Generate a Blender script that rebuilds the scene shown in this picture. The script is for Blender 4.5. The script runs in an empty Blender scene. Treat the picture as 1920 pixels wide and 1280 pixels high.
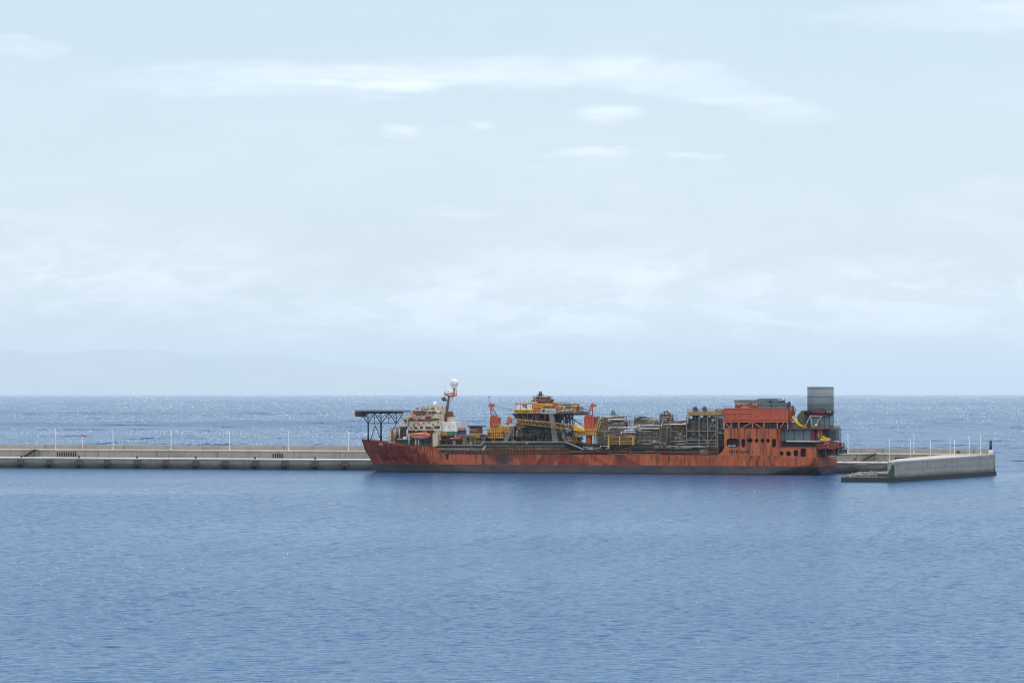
import bpy, bmesh, math, random
from mathutils import Vector, Matrix
R = math.radians
scene = bpy.context.scene
C = scene.collection
random.seed(7)

# ------------------------------------------------------------------ camera
F = 8000.0            # focal length in photo pixels (photo is 1920 wide)
H = 33.8              # eye height over the water
V0 = 738.0            # horizon row
cam = bpy.data.cameras.new('camera')
cam_o = bpy.data.objects.new('camera', cam); C.objects.link(cam_o)
cam.sensor_width = 36.0
cam.lens = 36.0 * F / 1920.0
cam.shift_y = (V0 - 640.0) / 1920.0
cam.clip_start = 1.0; cam.clip_end = 900000.0
cam_o.location = (0, 0, H); cam_o.rotation_euler = (R(90), 0, 0)
scene.camera = cam_o

# ------------------------------------------------------------------ light
SUN_EL, SUN_AZ = 62.0, 12.0          # azimuth measured from +Y (ahead of the camera) towards +X
scene.view_settings.view_transform = 'Standard'
scene.view_settings.look = 'None'
scene.view_settings.exposure = 0.31
scene.view_settings.gamma = 1.0
world = bpy.data.worlds.new("World"); scene.world = world
world.use_nodes = True
nt = world.node_tree; nt.nodes.clear()
def wn(t, **k):
    n = nt.nodes.new(t)
    for a, b in k.items(): setattr(n, a, b)
    return n
def wl(a, b): nt.links.new(a, b)
w_out = wn('ShaderNodeOutputWorld'); bg = wn('ShaderNodeBackground')
sky = wn('ShaderNodeTexSky', sky_type='NISHITA')
sky.sun_disc = False; sky.sun_elevation = R(SUN_EL); sky.sun_rotation = R(SUN_AZ)
sky.altitude = 0; sky.air_density = 1.0; sky.dust_density = 0.3; sky.ozone_density = 2.5
bg.inputs['Strength'].default_value = 0.085
tc = wn('ShaderNodeTexCoord')
# thin cloud: a sheet seen from below, so the direction is mapped to a plane overhead
sep = wn('ShaderNodeSeparateXYZ'); wl(tc.outputs['Generated'], sep.inputs[0])
def wm(op, a, b=None, c=None, clamp=False):
    n = wn('ShaderNodeMath', operation=op); n.use_clamp = clamp
    for i, x in enumerate((a, b, c)):
        if x is None: continue
        if isinstance(x, (int, float)): n.inputs[i].default_value = x
        else: wl(x, n.inputs[i])
    return n.outputs[0]
def wnoise(sx, sz, off, detail, rough, dist=0.0):
    cx = wn('ShaderNodeCombineXYZ')
    wl(wm('MULTIPLY_ADD', wm('DIVIDE', sep.outputs[0], wm('MAXIMUM', sep.outputs[1], 0.2)), sx, off), cx.inputs[0])
    wl(wm('MULTIPLY', sep.outputs[2], sz), cx.inputs[1])
    wl(wm('MULTIPLY', sep.outputs[1], 0.0), cx.inputs[2])
    n = wn('ShaderNodeTexNoise'); n.inputs['Scale'].default_value = 1.0
    n.inputs['Detail'].default_value = detail; n.inputs['Roughness'].default_value = rough
    n.inputs['Distortion'].default_value = dist
    wl(cx.outputs[0], n.inputs['Vector'])
    return n.outputs['Fac']
def wramp(v, *st):
    r = wn('ShaderNodeValToRGB'); r.color_ramp.interpolation = 'EASE'
    e = r.color_ramp.elements
    e[0].position, e[0].color = st[0][0], (st[0][1],) * 3 + (1,)
    e[1].position, e[1].color = st[-1][0], (st[-1][1],) * 3 + (1,)
    for p, c in st[1:-1]:
        x = e.new(p); x.color = (c,) * 3 + (1,)
    wl(v, r.inputs[0]); return r.outputs[0]
z = sep.outputs[2]
veil = wramp(wnoise(10, 42, 3.3, 7, .55, .5), (.30, 0), (.66, 1))
wisp = wramp(wnoise(14, 130, 9.1, 8, .6, .7), (.40, 0), (.66, 1))
warp = wnoise(26, 110, 5.7, 5, .55, .3)
warp2 = wnoise(60, 240, 1.7, 4, .6, .2)
bank = wramp(z, (.004, .30), (.010, .55), (.015, 1.15), (.026, 1.0), (.036, .30), (.050, .14), (.085, .06), (.5, .3))
px = wm('DIVIDE', sep.outputs[0], wm('MAXIMUM', sep.outputs[1], 0.2))
pxw = wm('ADD', px, wm('MULTIPLY_ADD', warp, .030, -.015))
pzw = wm('ADD', z, wm('ADD', wm('MULTIPLY_ADD', warp, .0090, -.0045), wm('MULTIPLY_ADD', warp2, .0050, -.0025)))
def streak(u, v, ru, rv, amp, tilt=0.0):
    """one long thin cloud standing at a bearing and a height in the sky (degrees from photo rows and columns)"""
    cx, cz, rx, rz = (u - 960) / F, (V0 - v) / F, ru / F, rv / F
    dx = wm('SUBTRACT', pxw, cx)
    dz = wm('SUBTRACT', wm('MULTIPLY_ADD', dx, tilt, pzw), cz)
    a = wm('DIVIDE', dx, rx); b = wm('DIVIDE', dz, rz)
    d = wm('SUBTRACT', 1.0, wm('ADD', wm('MULTIPLY', a, a), wm('MULTIPLY', b, b)), clamp=True)
    return wm('MULTIPLY', d, amp)
acc = None
for args in ((560, 150, 420, 34, .6), (950, 140, 420, 36, .75), (1330, 165, 260, 42, .8, .22), (1130, 218, 75, 26, .7), (745, 248, 42, 18, .6),
             (940, 228, 40, 14, .45), (1095, 292, 85, 15, .6), (1290, 297, 90, 12, .4), (40, 95, 90, 32, .5), (1800, 30, 280, 34, .6),
             (690, 190, 80, 12, .4), (1680, 545, 45, 14, .5), (850, 400, 130, 16, .3), (1880, 345, 90, 22, .35), (880, 545, 60, 14, .35)):
    q = streak(*args); acc = q if acc is None else wm('ADD', acc, q)
acc = wm('MULTIPLY', acc, wm('MULTIPLY_ADD', wisp, .62, .34))
lump = wramp(wnoise(48, 150, 2.2, 8, .62, .4), (.43, 0), (.56, 1))
cl = wm('ADD', wm('MULTIPLY', wm('MULTIPLY', veil, bank), wm('MULTIPLY_ADD', lump, .55, .45)), acc)
over = wramp(z, (.0, 1), (.10, 1), (.22, .35), (1, .1))
cloud = wm('MULTIPLY', wm('MULTIPLY_ADD', cl, 0.72, 0.02, clamp=True), over)
mixc = wn('ShaderNodeMix', data_type='RGBA')
wl(cloud, mixc.inputs['Factor'])
hs = wn('ShaderNodeHueSaturation'); hs.inputs['Saturation'].default_value = 1.14
wl(sky.outputs[0], hs.inputs['Color'])
# added fill for shaded walls: bright cloud in the unseen sky behind and overhead
rear = wramp(wm('ADD', wm('MULTIPLY_ADD', sep.outputs[1], -.5, .5), wm('MULTIPLY_ADD', wnoise(2.0, 3.0, 4.4, 5, .6), .2, -.1)), (.42, 0), (.60, 1))
mixr = wn('ShaderNodeMix', data_type='RGBA'); wl(wm('MULTIPLY', rear, .85), mixr.inputs['Factor']); wl(hs.outputs[0], mixr.inputs['A'])
mixr.inputs['B'].default_value = (16.5, 16.8, 17.2, 1)
mixv = wn('ShaderNodeMix', data_type='RGBA'); wl(wm('MULTIPLY', over, .62), mixv.inputs['Factor'])     # thin high veil
wl(mixr.outputs['Result'], mixv.inputs['A']); mixv.inputs['B'].default_value = (6.6, 7.75, 8.9, 1)
wl(mixv.outputs['Result'], mixc.inputs['A'])
mixc.inputs['B'].default_value = (11.3, 12.0, 12.9, 1)
wl(mixc.outputs['Result'], bg.inputs['Color']); wl(bg.outputs[0], w_out.inputs['Surface'])

sun = bpy.data.lights.new('sun', 'SUN'); sun.energy = 3.6; sun.angle = R(0.5); sun.color = (1, .96, .9)
sun_o = bpy.data.objects.new('sun', sun); C.objects.link(sun_o)
sdir = Vector((math.sin(R(SUN_AZ)) * math.cos(R(SUN_EL)), math.cos(R(SUN_AZ)) * math.cos(R(SUN_EL)), math.sin(R(SUN_EL))))
sun_o.rotation_euler = sdir.to_track_quat('Z', 'Y').to_euler(); sun_o.location = (0, 0, 300)
scene.cycles.use_denoising = True
scene.cycles.filter_width = 1.15
scene.cycles.denoising_input_passes = 'RGB_ALBEDO_NORMAL'
scene.cycles.max_bounces = 6; scene.cycles.volume_bounces = 1
scene.cycles.sample_clamp_indirect = 4.0

# ------------------------------------------------------------------ material helpers
class NT:
    def __init__(s, name):
        s.m = bpy.data.materials.new(name); s.m.use_nodes = True
        s.t = s.m.node_tree; s.b = s.t.nodes['Principled BSDF']
    def n(s, t, **k):
        x = s.t.nodes.new(t)
        for a, b in k.items(): setattr(x, a, b)
        return x
    def l(s, a, b): s.t.links.new(a, b)
    def put(s, sock, v):
        if isinstance(v, (int, float)): sock.default_value = v
        elif isinstance(v, (tuple, list)): sock.default_value = tuple(v) + ((1,) if len(v) == 3 and sock.type == 'RGBA' else ())
        else: s.l(v, sock)
    def math(s, op, a, b=None, c=None, clamp=False):
        x = s.n('ShaderNodeMath', operation=op); x.use_clamp = clamp
        for i, v in enumerate((a, b, c)):
            if v is not None: s.put(x.inputs[i], v)
        return x.outputs[0]
    def coord(s, scale=(1, 1, 1), loc=(0, 0, 0)):
        c = s.n('ShaderNodeTexCoord'); mp = s.n('ShaderNodeMapping')
        mp.inputs['Scale'].default_value = scale; mp.inputs['Location'].default_value = loc
        s.l(c.outputs['Object'], mp.inputs[0]); return mp.outputs[0]
    def noise(s, vec, scale=1, detail=4, rough=.5, dist=0):
        x = s.n('ShaderNodeTexNoise'); x.inputs['Scale'].default_value = scale
        x.inputs['Detail'].default_value = detail; x.inputs['Roughness'].default_value = rough
        x.inputs['Distortion'].default_value = dist
        s.l(vec, x.inputs['Vector']); return x.outputs['Fac']
    def ramp(s, v, *st):
        r = s.n('ShaderNodeValToRGB'); e = r.color_ramp.elements
        col = lambda c: (c,) * 3 + (1,) if isinstance(c, (int, float)) else tuple(c) + (1,)
        e[0].position, e[0].color = st[0][0], col(st[0][1])
        e[1].position, e[1].color = st[-1][0], col(st[-1][1])
        for p, c in st[1:-1]:
            x = e.new(p); x.color = col(c)
        s.l(v, r.inputs[0]); return r.outputs[0]
    def mix(s, f, a, b):
        x = s.n('ShaderNodeMix', data_type='RGBA')
        s.put(x.inputs['Factor'], f); s.put(x.inputs['A'], a); s.put(x.inputs['B'], b)
        return x.outputs['Result']
    def bump(s, h, dist, strength=1, normal=None):
        x = s.n('ShaderNodeBump'); x.inputs['Distance'].default_value = dist
        s.put(x.inputs['Strength'], strength); s.l(h, x.inputs['Height'])
        if normal is not None: s.l(normal, x.inputs['Normal'])
        return x.outputs[0]

QS = -0.3696                                  # slope of the quay line dY/dX
QY = 1864.4                                   # the quay face crosses X = 0 here

def water_mat():
    w = NT('sea water')
    tc = w.n('ShaderNodeTexCoord'); sp = w.n('ShaderNodeSeparateXYZ'); w.l(tc.outputs['Object'], sp.inputs[0])
    # outer = 1 on the open-sea side of the breakwater
    d = w.math('SUBTRACT', sp.outputs[1], w.math('MULTIPLY_ADD', sp.outputs[0], QS, QY + 20))
    outer = w.math('MULTIPLY', d, 1 / 60., clamp=True)
    # wind patches: long streaks of smoother and rougher water
    pat = w.noise(w.coord((1 / 260., 1 / 190., 1)), 1, 5, .6, .5)
    pat2 = w.noise(w.coord((1 / 900., 1 / 260., 1), (3.1, 7.7, 0)), 1, 3, .5, .2)
    wind = w.math('ADD', w.math('MULTIPLY', pat, .5), w.math('MULTIPLY', pat2, .5))
    wind = w.ramp(wind, (.36, 0.35), (.5, .85), (.64, 1.25))
    swell = w.noise(w.coord((1 / 9., 1 / 5., 1)), 1, 3, .55)
    chop = w.noise(w.coord((1 / 3.4, 1 / 2.0, 1)), 1, 3, .6)
    fine = w.noise(w.coord((1 / .7, 1 / .42, 1)), 1, 2, .6)
    near = w.math('SUBTRACT', 1.0, w.math('MULTIPLY', w.math('SUBTRACT', sp.outputs[1], 1800.0), 1 / 100., clamp=True))   # real waves carry the relief here
    n1 = w.bump(swell, 1.0, w.math('MULTIPLY_ADD', outer, .9, .30))
    st = w.math('MULTIPLY', wind, w.math('MULTIPLY_ADD', outer, .55, w.math('MULTIPLY_ADD', near, .08, .48)))
    n2 = w.bump(chop, 1.5, st, n1)
    n3 = w.bump(fine, .25, st, n2)
    w.l(n3, w.b.inputs['Normal'])
    w.put(w.b.inputs['Base Color'], (.003, .056, .150))
    # slicks and lanes where the surface mirrors less of the sky
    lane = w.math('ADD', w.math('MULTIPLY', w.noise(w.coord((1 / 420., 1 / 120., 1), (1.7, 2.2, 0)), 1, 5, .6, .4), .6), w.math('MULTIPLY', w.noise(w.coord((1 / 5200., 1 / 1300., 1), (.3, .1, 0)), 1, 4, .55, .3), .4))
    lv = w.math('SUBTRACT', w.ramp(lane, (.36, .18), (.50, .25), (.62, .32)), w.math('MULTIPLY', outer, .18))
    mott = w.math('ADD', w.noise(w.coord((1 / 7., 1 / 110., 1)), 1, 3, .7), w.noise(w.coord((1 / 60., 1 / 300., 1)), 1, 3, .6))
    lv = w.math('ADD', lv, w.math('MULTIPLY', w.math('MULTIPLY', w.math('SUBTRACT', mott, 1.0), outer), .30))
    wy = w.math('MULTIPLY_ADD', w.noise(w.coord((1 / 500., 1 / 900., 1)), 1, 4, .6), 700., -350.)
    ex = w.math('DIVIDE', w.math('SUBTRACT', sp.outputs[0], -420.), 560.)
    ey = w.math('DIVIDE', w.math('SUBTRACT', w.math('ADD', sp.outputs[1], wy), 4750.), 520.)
    el = w.math('SUBTRACT', 1.25, w.math('ADD', w.math('MULTIPLY', ex, ex), w.math('MULTIPLY', ey, ey)), clamp=True)  # far dark lane: cloud shade put in as weaker specular
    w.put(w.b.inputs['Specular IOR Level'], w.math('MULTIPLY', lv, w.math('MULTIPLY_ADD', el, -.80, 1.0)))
    w.b.inputs['Roughness'].default_value = .15
    w.b.inputs['IOR'].default_value = 1.33
    return w.m

def mesh_obj(name, verts, faces, mat, parent=None, smooth=False):
    me = bpy.data.meshes.new(name); me.from_pydata([tuple(v) for v in verts], [], faces); me.update()
    if mat is not None: me.materials.append(mat)
    if smooth: me.polygons.foreach_set('use_smooth', [True] * len(me.polygons))
    o = bpy.data.objects.new(name, me); C.objects.link(o)
    if parent is not None: o.parent = parent
    return o

# ------------------------------------------------------------------ water, far island, air
S = 300000
def sea_mesh():
    """one sheet: a finely waved patch of harbour in front, wide flat quads around it"""
    import numpy as np
    rg = np.random.RandomState(4)
    ys = [330.0]
    while ys[-1] < 1900: ys.append(ys[-1] + .38 + .00055 * ys[-1])
    ys = np.array(ys); NC = 600
    w = .150 * ys + 70
    X = np.linspace(-1, 1, NC)[None, :] * w[:, None]; Y = np.repeat(ys[:, None], NC, 1)
    h = np.zeros_like(X)
    for k in range(64):
        L = 1.0 * (3.6 / 1.0) ** rg.rand(); th = math.radians(rg.normal(75, 42)); a = .0030 * L ** .8 * rg.uniform(.5, 1.3)
        kx, ky = 2 * math.pi / L * math.cos(th), 2 * math.pi / L * math.sin(th)
        p = kx * X + ky * Y + rg.rand() * 6.283 + .8 * np.sin(X / 23.0 + k) + .8 * np.sin(Y / 31.0 + 2 * k)
        h += a * (np.sin(p) + .22 * np.sin(2 * p + 1.2))
    gust = .88 + .10 * np.sin(X / 61 + 1.3 + np.sin(Y / 90)) * np.sin(Y / 47 + .9 * np.sin(X / 40)) + .08 * np.sin(Y / 139 + X / 210)
    h *= gust
    e = np.minimum(1, np.arange(NC) / 25.0); e = np.minimum(e, e[::-1])[None, :]
    f = np.clip((1900 - ys) / 60, 0, 1) * np.clip((ys - 330) / 10, 0, 1)
    h *= e * f[:, None]
    NR = len(ys); V = np.stack([X, Y, h], -1).reshape(-1, 3)
    i = np.arange(NR - 1)[:, None] * NC + np.arange(NC - 1)[None, :]
    Q = np.stack([i, i + 1, i + NC + 1, i + NC], -1).reshape(-1, 4)
    c0, c1, c2, c3 = 0, NC - 1, NR * NC - 1, (NR - 1) * NC
    n = len(V); V = np.vstack([V, [[-S, -400, 0], [S, -400, 0], [S, S, 0], [-S, S, 0]]])
    Q = np.vstack([Q, [[n, n + 1, c1, c0], [n + 1, n + 2, c2, c1], [n + 2, n + 3, c3, c2], [n + 3, n, c0, c3]]])
    me = bpy.data.meshes.new('water'); me.vertices.add(len(V)); me.vertices.foreach_set('co', V.ravel().astype(np.float32))
    me.loops.add(Q.size); me.loops.foreach_set('vertex_index', Q.ravel().astype(np.int32))
    me.polygons.add(len(Q)); me.polygons.foreach_set('loop_start', np.arange(0, Q.size, 4, dtype=np.int32))
    sm = np.ones(len(Q), dtype=bool); sm[-4:] = False; me.polygons.foreach_set('use_smooth', sm)
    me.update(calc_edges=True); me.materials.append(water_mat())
    o = bpy.data.objects.new('water', me); C.objects.link(o); return o
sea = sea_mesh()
sea['kind'] = 'structure'; sea['label'] = 'rippled blue sea around the breakwater'

def glitter_flecks():
    """sun glitter on the open sea and a little in the harbour, shaped as low white lumps"""
    rg = random.Random(12); vs = []; fs = []
    from mathutils import noise as N
    n = 0
    def fleck(x, y, w, h):
        d = w * rg.uniform(.5, 1.0); k = len(vs); t = rg.uniform(-.5, .5); c, q = math.cos(t), math.sin(t)
        ring = []
        for i in range(6):
            a = math.pi * i / 3; px, py = w / 2 * math.cos(a) * rg.uniform(.7, 1.1), d / 2 * math.sin(a)
            ring.append((x + px * c - py * q, y + px * q + py * c))
        vs.extend((p[0], p[1], -.35) for p in ring); vs.extend((x + (p[0] - x) * .72, y + (p[1] - y) * .72, h * rg.uniform(.6, 1)) for p in ring)
        fs.append(tuple(range(k + 6, k + 12))); fs.extend((k + i, k + (i + 1) % 6, k + 6 + (i + 1) % 6, k + 6 + i) for i in range(6))
    tries = 0
    while n < 14000 and tries < 800000:
        tries += 1
        v = rg.uniform(741.5, 842); u = rg.uniform(-350, 2300); Y = H * F / (v - V0); x = (u - 960) * Y / F
        if Y < QY + QS * x + 60: continue
        g = N.noise(Vector((u / 90, v / 4.5, 3.3))) * .6 + N.noise(Vector((u / 400, v / 12, 9.1))) * .6
        p = .40 + g * 1.15
        if v < 750: p *= .35 + .65 * (v - 741.5) / 8.5
        if v < 782: p += .10
        # a shaded lane on the left, where nothing glitters
        c = 795 + 3 * math.sin(u / 130)
        if u < 760: p -= .9 * max(0, 1 - ((v - c) / 7.5) ** 2) * min(1, (760 - u) / 200)
        if u < 760 and 808 < v < 834: p += .32
        if u > 1560 and 812 < v: p -= .35
        if rg.random() > p: continue
        pxm = Y / F * 1.9
        s_ = rg.uniform(.25, 1) ** 1.6
        fleck(x, Y, pxm * (.36 + .90 * s_), pxm * (.24 + .46 * s_)); n += 1
    for v0, v1, u0, u1, m in ((1040, 1115, 20, 480, 150), (1020, 1075, 500, 720, 60), (960, 1270, 0, 1920, 60), (885, 960, 0, 1920, 60)):
        for i in range(m):
            v = rg.uniform(v0, v1); u = rg.uniform(u0, u1); Y = H * F / (v - V0)
            x = (u - 960) * Y / F
            if Y > 1700: continue
            pxm = Y / F * 1.9; s_ = rg.random() ** 2; fleck(x, Y, pxm * (.4 + .9 * s_), .05 + pxm * (.12 + .25 * s_))
    m = NT('glitter_white'); m.put(m.b.inputs['Base Color'], (.78, .80, .82)); m.b.inputs['Roughness'].default_value = .8  # white lumps stand in for sun glints on the waves
    o = mesh_obj('sun_glitter', vs, fs, m.m); o['kind'] = 'stuff'; o['label'] = 'white flecks standing in for sun glitter on the sea'
glitter_flecks()

def island():
    # ridge line read in photo pixels, at 46 km
    Y = 135000.0
    prof = [(-500, 660), (-300, 636), (-120, 640), (60, 655), (200, 650), (330, 656), (450, 662), (560, 668), (700, 684), (820, 692), (930, 701), (1050, 712), (1150, 722), (1230, 733), (1270, 738)]
    rnd = random.Random(3)
    vs, fs = [], []
    cols = 120; rows = 16
    def ridge(u):
        for (a, b), (c, d) in zip(prof, prof[1:]):
            if a <= u <= c: return b + (d - b) * (u - a) / (c - a)
        return 738
    from mathutils import noise as N
    for i in range(cols + 1):
        u = -500 + 1770 * i / cols
        top = max(0.0, (738 - ridge(u)) * Y / F)
        for j in range(rows + 1):
            t = j / rows
            x = (u - 960) * Y / F; y = Y - 4000 + 9000 * t
            hgt = top * math.sin(math.pi * min(1, t * 1.15 if t < .87 else 1 - (t - .87) * .0)) if False else top * (1 - abs(2 * t - 1) ** 1.4)
            hgt *= 1 + .16 * N.noise(Vector((x / 2600, y / 2600, 0)))
            vs.append((x, y, hgt - 2 if 0 < j < rows else -5))
    for i in range(cols):
        for j in range(rows):
            a = i * (rows + 1) + j
            fs.append((a, a + rows + 1, a + rows + 2, a + 1))
    m = NT('hazed island rock'); m.put(m.b.inputs['Base Color'], m.ramp(m.noise(m.coord((1 / 1500.,) * 3), 1, 5), (.3, (.25, .285, .30)), (.7, (.32, .345, .355))))  # pale blue of the distance haze put into the rock colour
    m.b.inputs['Roughness'].default_value = .95
    o = mesh_obj('hills', vs, fs, m.m, smooth=True); o['kind'] = 'structure'; o['label'] = 'faint island ridge beyond the horizon haze'
island()

def haze():
    m = bpy.data.materials.new('air'); m.use_nodes = True; t = m.node_tree; t.nodes.clear()
    o = t.nodes.new('ShaderNodeOutputMaterial'); v = t.nodes.new('ShaderNodeVolumePrincipled')
    v.inputs['Color'].default_value = (.79, .90, .95, 1)
    v.inputs['Density'].default_value = 1.12e-5
    v.inputs['Anisotropy'].default_value = 0.35
    t.links.new(v.outputs[0], o.inputs['Volume'])
    X0, X1, Y0, Y1, Z0, Z1 = -S - 500, S + 500, -900, S + 500, -1.0, 1850
    vs = [(x, y, zz) for zz in (Z0, Z1) for y in (Y0, Y1) for x in (X0, X1)]
    fs = [(0, 2, 3, 1), (4, 5, 7, 6), (0, 1, 5, 4), (1, 3, 7, 5), (3, 2, 6, 7), (2, 0, 4, 6)]
    h = mesh_obj('haze', vs, fs, m); h['kind'] = 'stuff'; h['label'] = 'pale haze over the open sea'
haze()

# ================================================================== mesh builders
def thing(name, label, cat, loc=(0, 0, 0), rz=0, group=None):
    o = bpy.data.objects.new(name, None); C.objects.link(o)
    o.location = loc; o.rotation_euler = (0, 0, rz); o['label'] = label; o['category'] = cat
    if group: o['group'] = group
    o.empty_display_size = 1
    return o
def tag(o, label, cat, group=None):
    o['label'] = label; o['category'] = cat
    if group: o['group'] = group
    return o
def copy_tree(o, parent=None):
    c = o.copy(); C.objects.link(c)
    if parent is not None: c.parent = parent
    for ch in list(o.children): copy_tree(ch, c)
    return c

class MB:
    def __init__(s): s.v = []; s.f = []; s.sm = []
    def add(s, vs, fs, sm=False):
        k = len(s.v); s.v += [tuple(x) for x in vs]; s.f += [tuple(i + k for i in f) for f in fs]; s.sm += [sm] * len(fs); return s
    def box(s, x0, y0, z0, x1, y1, z1):
        x0, x1 = sorted((x0, x1)); y0, y1 = sorted((y0, y1)); z0, z1 = sorted((z0, z1))
        vs = [(x, y, z) for z in (z0, z1) for y in (y0, y1) for x in (x0, x1)]
        return s.add(vs, [(0, 2, 3, 1), (4, 5, 7, 6), (0, 1, 5, 4), (1, 3, 7, 5), (3, 2, 6, 7), (2, 0, 4, 6)])
    def bar(s, a, b, r, n=6, r2=None, caps=True):
        a, b = Vector(a), Vector(b); d = b - a
        if d.length < 1e-5: return s
        q = d.to_track_quat('Z', 'Y').to_matrix(); r2 = r if r2 is None else r2
        vs = []
        for c, rr in ((a, r), (b, r2)):
            for i in range(n):
                t = 2 * math.pi * (i + .5) / n
                vs.append(c + q @ Vector((rr * math.cos(t), rr * math.sin(t), 0)))
        fs = [(i, (i + 1) % n, n + (i + 1) % n, n + i) for i in range(n)]
        s.add(vs, fs, n > 6)
        if caps:
            k = len(s.v) - 2 * n
            s.f += [tuple(k + i for i in reversed(range(n))), tuple(k + n + i for i in range(n))]; s.sm += [False] * 2
        return s
    def path(s, pts, r, n=6):
        for a, b in zip(pts, pts[1:]): s.bar(a, b, r, n)
        return s
    def sphere(s, c, r, nu=16, nv=10, sz=1.0):
        vs = []; fs = []
        for j in range(nv + 1):
            p = math.pi * j / nv
            for i in range(nu):
                t = 2 * math.pi * i / nu
                vs.append((c[0] + r * math.sin(p) * math.cos(t), c[1] + r * math.sin(p) * math.sin(t), c[2] + r * sz * math.cos(p)))
        for j in range(nv):
            for i in range(nu):
                a = j * nu + i; b = j * nu + (i + 1) % nu
                fs.append((a, a + nu, b + nu, b))
        return s.add(vs, fs, True)
    def prism(s, pts, y0, y1):
        """polygon in x,z pushed through y0..y1"""
        n = len(pts)
        vs = [(x, y0, z) for x, z in pts] + [(x, y1, z) for x, z in pts]
        fs = [tuple(range(n)), tuple(reversed(range(n, 2 * n)))] + [(i, n + i, n + (i + 1) % n, (i + 1) % n) for i in range(n)]
        return s.add(vs, fs)
    def tub(s, secs):
        """lofts closed rings of equal length"""
        n = len(secs[0]); k = []
        vs = [p for r in secs for p in r]
        fs = []
        for j in range(len(secs) - 1):
            for i in range(n):
                a = j * n + i; b = j * n + (i + 1) % n
                fs.append((a, b, b + n, a + n))
        fs.append(tuple(reversed(range(n)))); fs.append(tuple(range((len(secs) - 1) * n, len(secs) * n)))
        return s.add(vs, fs, True)
    def rail(s, pts, h=1.1, r=.045, post=2.0, mid=2):
        for a, b in zip(pts, pts[1:]):
            a, b = Vector(a), Vector(b); L = (b - a).length; n = max(1, int(L / post))
            for k in range(mid): s.bar(a + Vector((0, 0, h * (k + 1) / mid)), b + Vector((0, 0, h * (k + 1) / mid)), r, 4)
            for i in range(n + 1):
                p = a.lerp(b, i / n); s.bar(p, p + Vector((0, 0, h)), r, 4)
        return s
    def build(s, name, mat, parent=None, fix=True):
        me = bpy.data.meshes.new(name); me.from_pydata(s.v, [], s.f)
        me.polygons.foreach_set('use_smooth', s.sm)
        if fix:
            bm = bmesh.new(); bm.from_mesh(me); bmesh.ops.recalc_face_normals(bm, faces=bm.faces); bm.to_mesh(me); bm.free()
        me.update(); me.materials.append(mat)
        o = bpy.data.objects.new(name, me); C.objects.link(o)
        if parent is not None: o.parent = parent
        return o

def text_mesh(name, body, size, mat, parent, loc, depth=.05, width=None, sx=None):
    cu = bpy.data.curves.new(name, 'FONT'); cu.body = body; cu.size = size; cu.extrude = depth; cu.resolution_u = 2
    cu.offset = size * .012
    tmp = bpy.data.objects.new('tmp', cu); C.objects.link(tmp)
    bpy.context.view_layer.update()
    dg = bpy.context.evaluated_depsgraph_get()
    me = bpy.data.meshes.new_from_object(tmp.evaluated_get(dg)); me.name = name
    bpy.data.objects.remove(tmp)
    xs = [v.co.x for v in me.vertices]; k = 1.0
    if width and xs: k = width / (max(xs) - min(xs))
    x0 = min(xs) if xs else 0
    for v in me.vertices: v.co = ((v.co.x - x0) * k, -v.co.z, v.co.y)      # stand it up, front to -y
    me.materials.clear(); me.materials.append(mat)
    o = bpy.data.objects.new(name, me); C.objects.link(o); o.parent = parent; o.location = loc
    return o

# ================================================================== materials
MT = {}
def paint(name, col, rust=.35, rough=.55, streak=.5, scale=1.0, metal=0.0, rustcol=(.16, .06, .025), var=.25):
    m = NT(name)
    v = m.coord()
    n = m.noise(v, .35 * scale, 6, .62)
    tone = m.ramp(m.noise(v, .9 * scale, 4, .6), (.3, 1 - var), (.7, 1 + var))
    base = m.n('ShaderNodeMix', data_type='RGBA', blend_type='MULTIPLY'); base.inputs['Factor'].default_value = 1
    m.put(base.inputs['A'], col); m.put(base.inputs['B'], tone)
    run = m.noise(m.coord((1.1 * scale, 1.1 * scale, .10 * scale)), 1, 5, .65)
    f = m.math('ADD', m.math('MULTIPLY', n, 1 - streak), m.math('MULTIPLY', run, streak))
    th = .78 - .42 * rust
    fac = m.ramp(f, (th - .04, 0), (th + .06, 1))
    m.put(m.b.inputs['Base Color'], m.mix(fac, base.outputs['Result'], rustcol)); m.b.inputs['Specular IOR Level'].default_value = .3
    m.b.inputs['Roughness'].default_value = rough; m.b.inputs['Metallic'].default_value = metal
    MT[name] = m.m; return m.m
PAL = {}
for k, a in dict(
    cream=((.58, .49, .36), .42), white=((.70, .70, .66), .04), orange=((.56, .12, .04), .25), brick=((.44, .085, .045), .22),
    deepred=((.23, .035, .035), .25), wine=((.16, .02, .035), .1), yellow=((.72, .38, .04), .28), ochre=((.40, .22, .05), .5),
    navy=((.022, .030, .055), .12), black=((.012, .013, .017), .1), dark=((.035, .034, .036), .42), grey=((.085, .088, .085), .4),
    pale=((.23, .195, .13), .5), steel=((.105, .09, .065), .6), silver=((.46, .45, .40), .4), mid=((.20, .19, .155), .4), tank=((.185, .215, .23), .08),
    rust=((.15, .055, .022), .45), green=((.05, .20, .09), .2), blue=((.02, .05, .16), .15), olive=((.10, .10, .03), .3),
    pink=((.55, .22, .17), .3), boat=((.62, .17, .08), .1), ladder=((.52, .17, .045), .3), slate=((.11, .15, .17), .15), lamp=((.80, .80, .78), .02)).items():
    PAL[k] = paint(k + ' paint', a[0], a[1])
PAL['tank'] = paint('stack paint', (.185, .215, .23), .0, var=.07)
PAL['glass'] = NT('dark window glass').m
b_ = PAL['glass'].node_tree.nodes['Principled BSDF']; b_.inputs['Base Color'].default_value = (.012, .016, .022, 1); b_.inputs['Roughness'].default_value = .12

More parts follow.
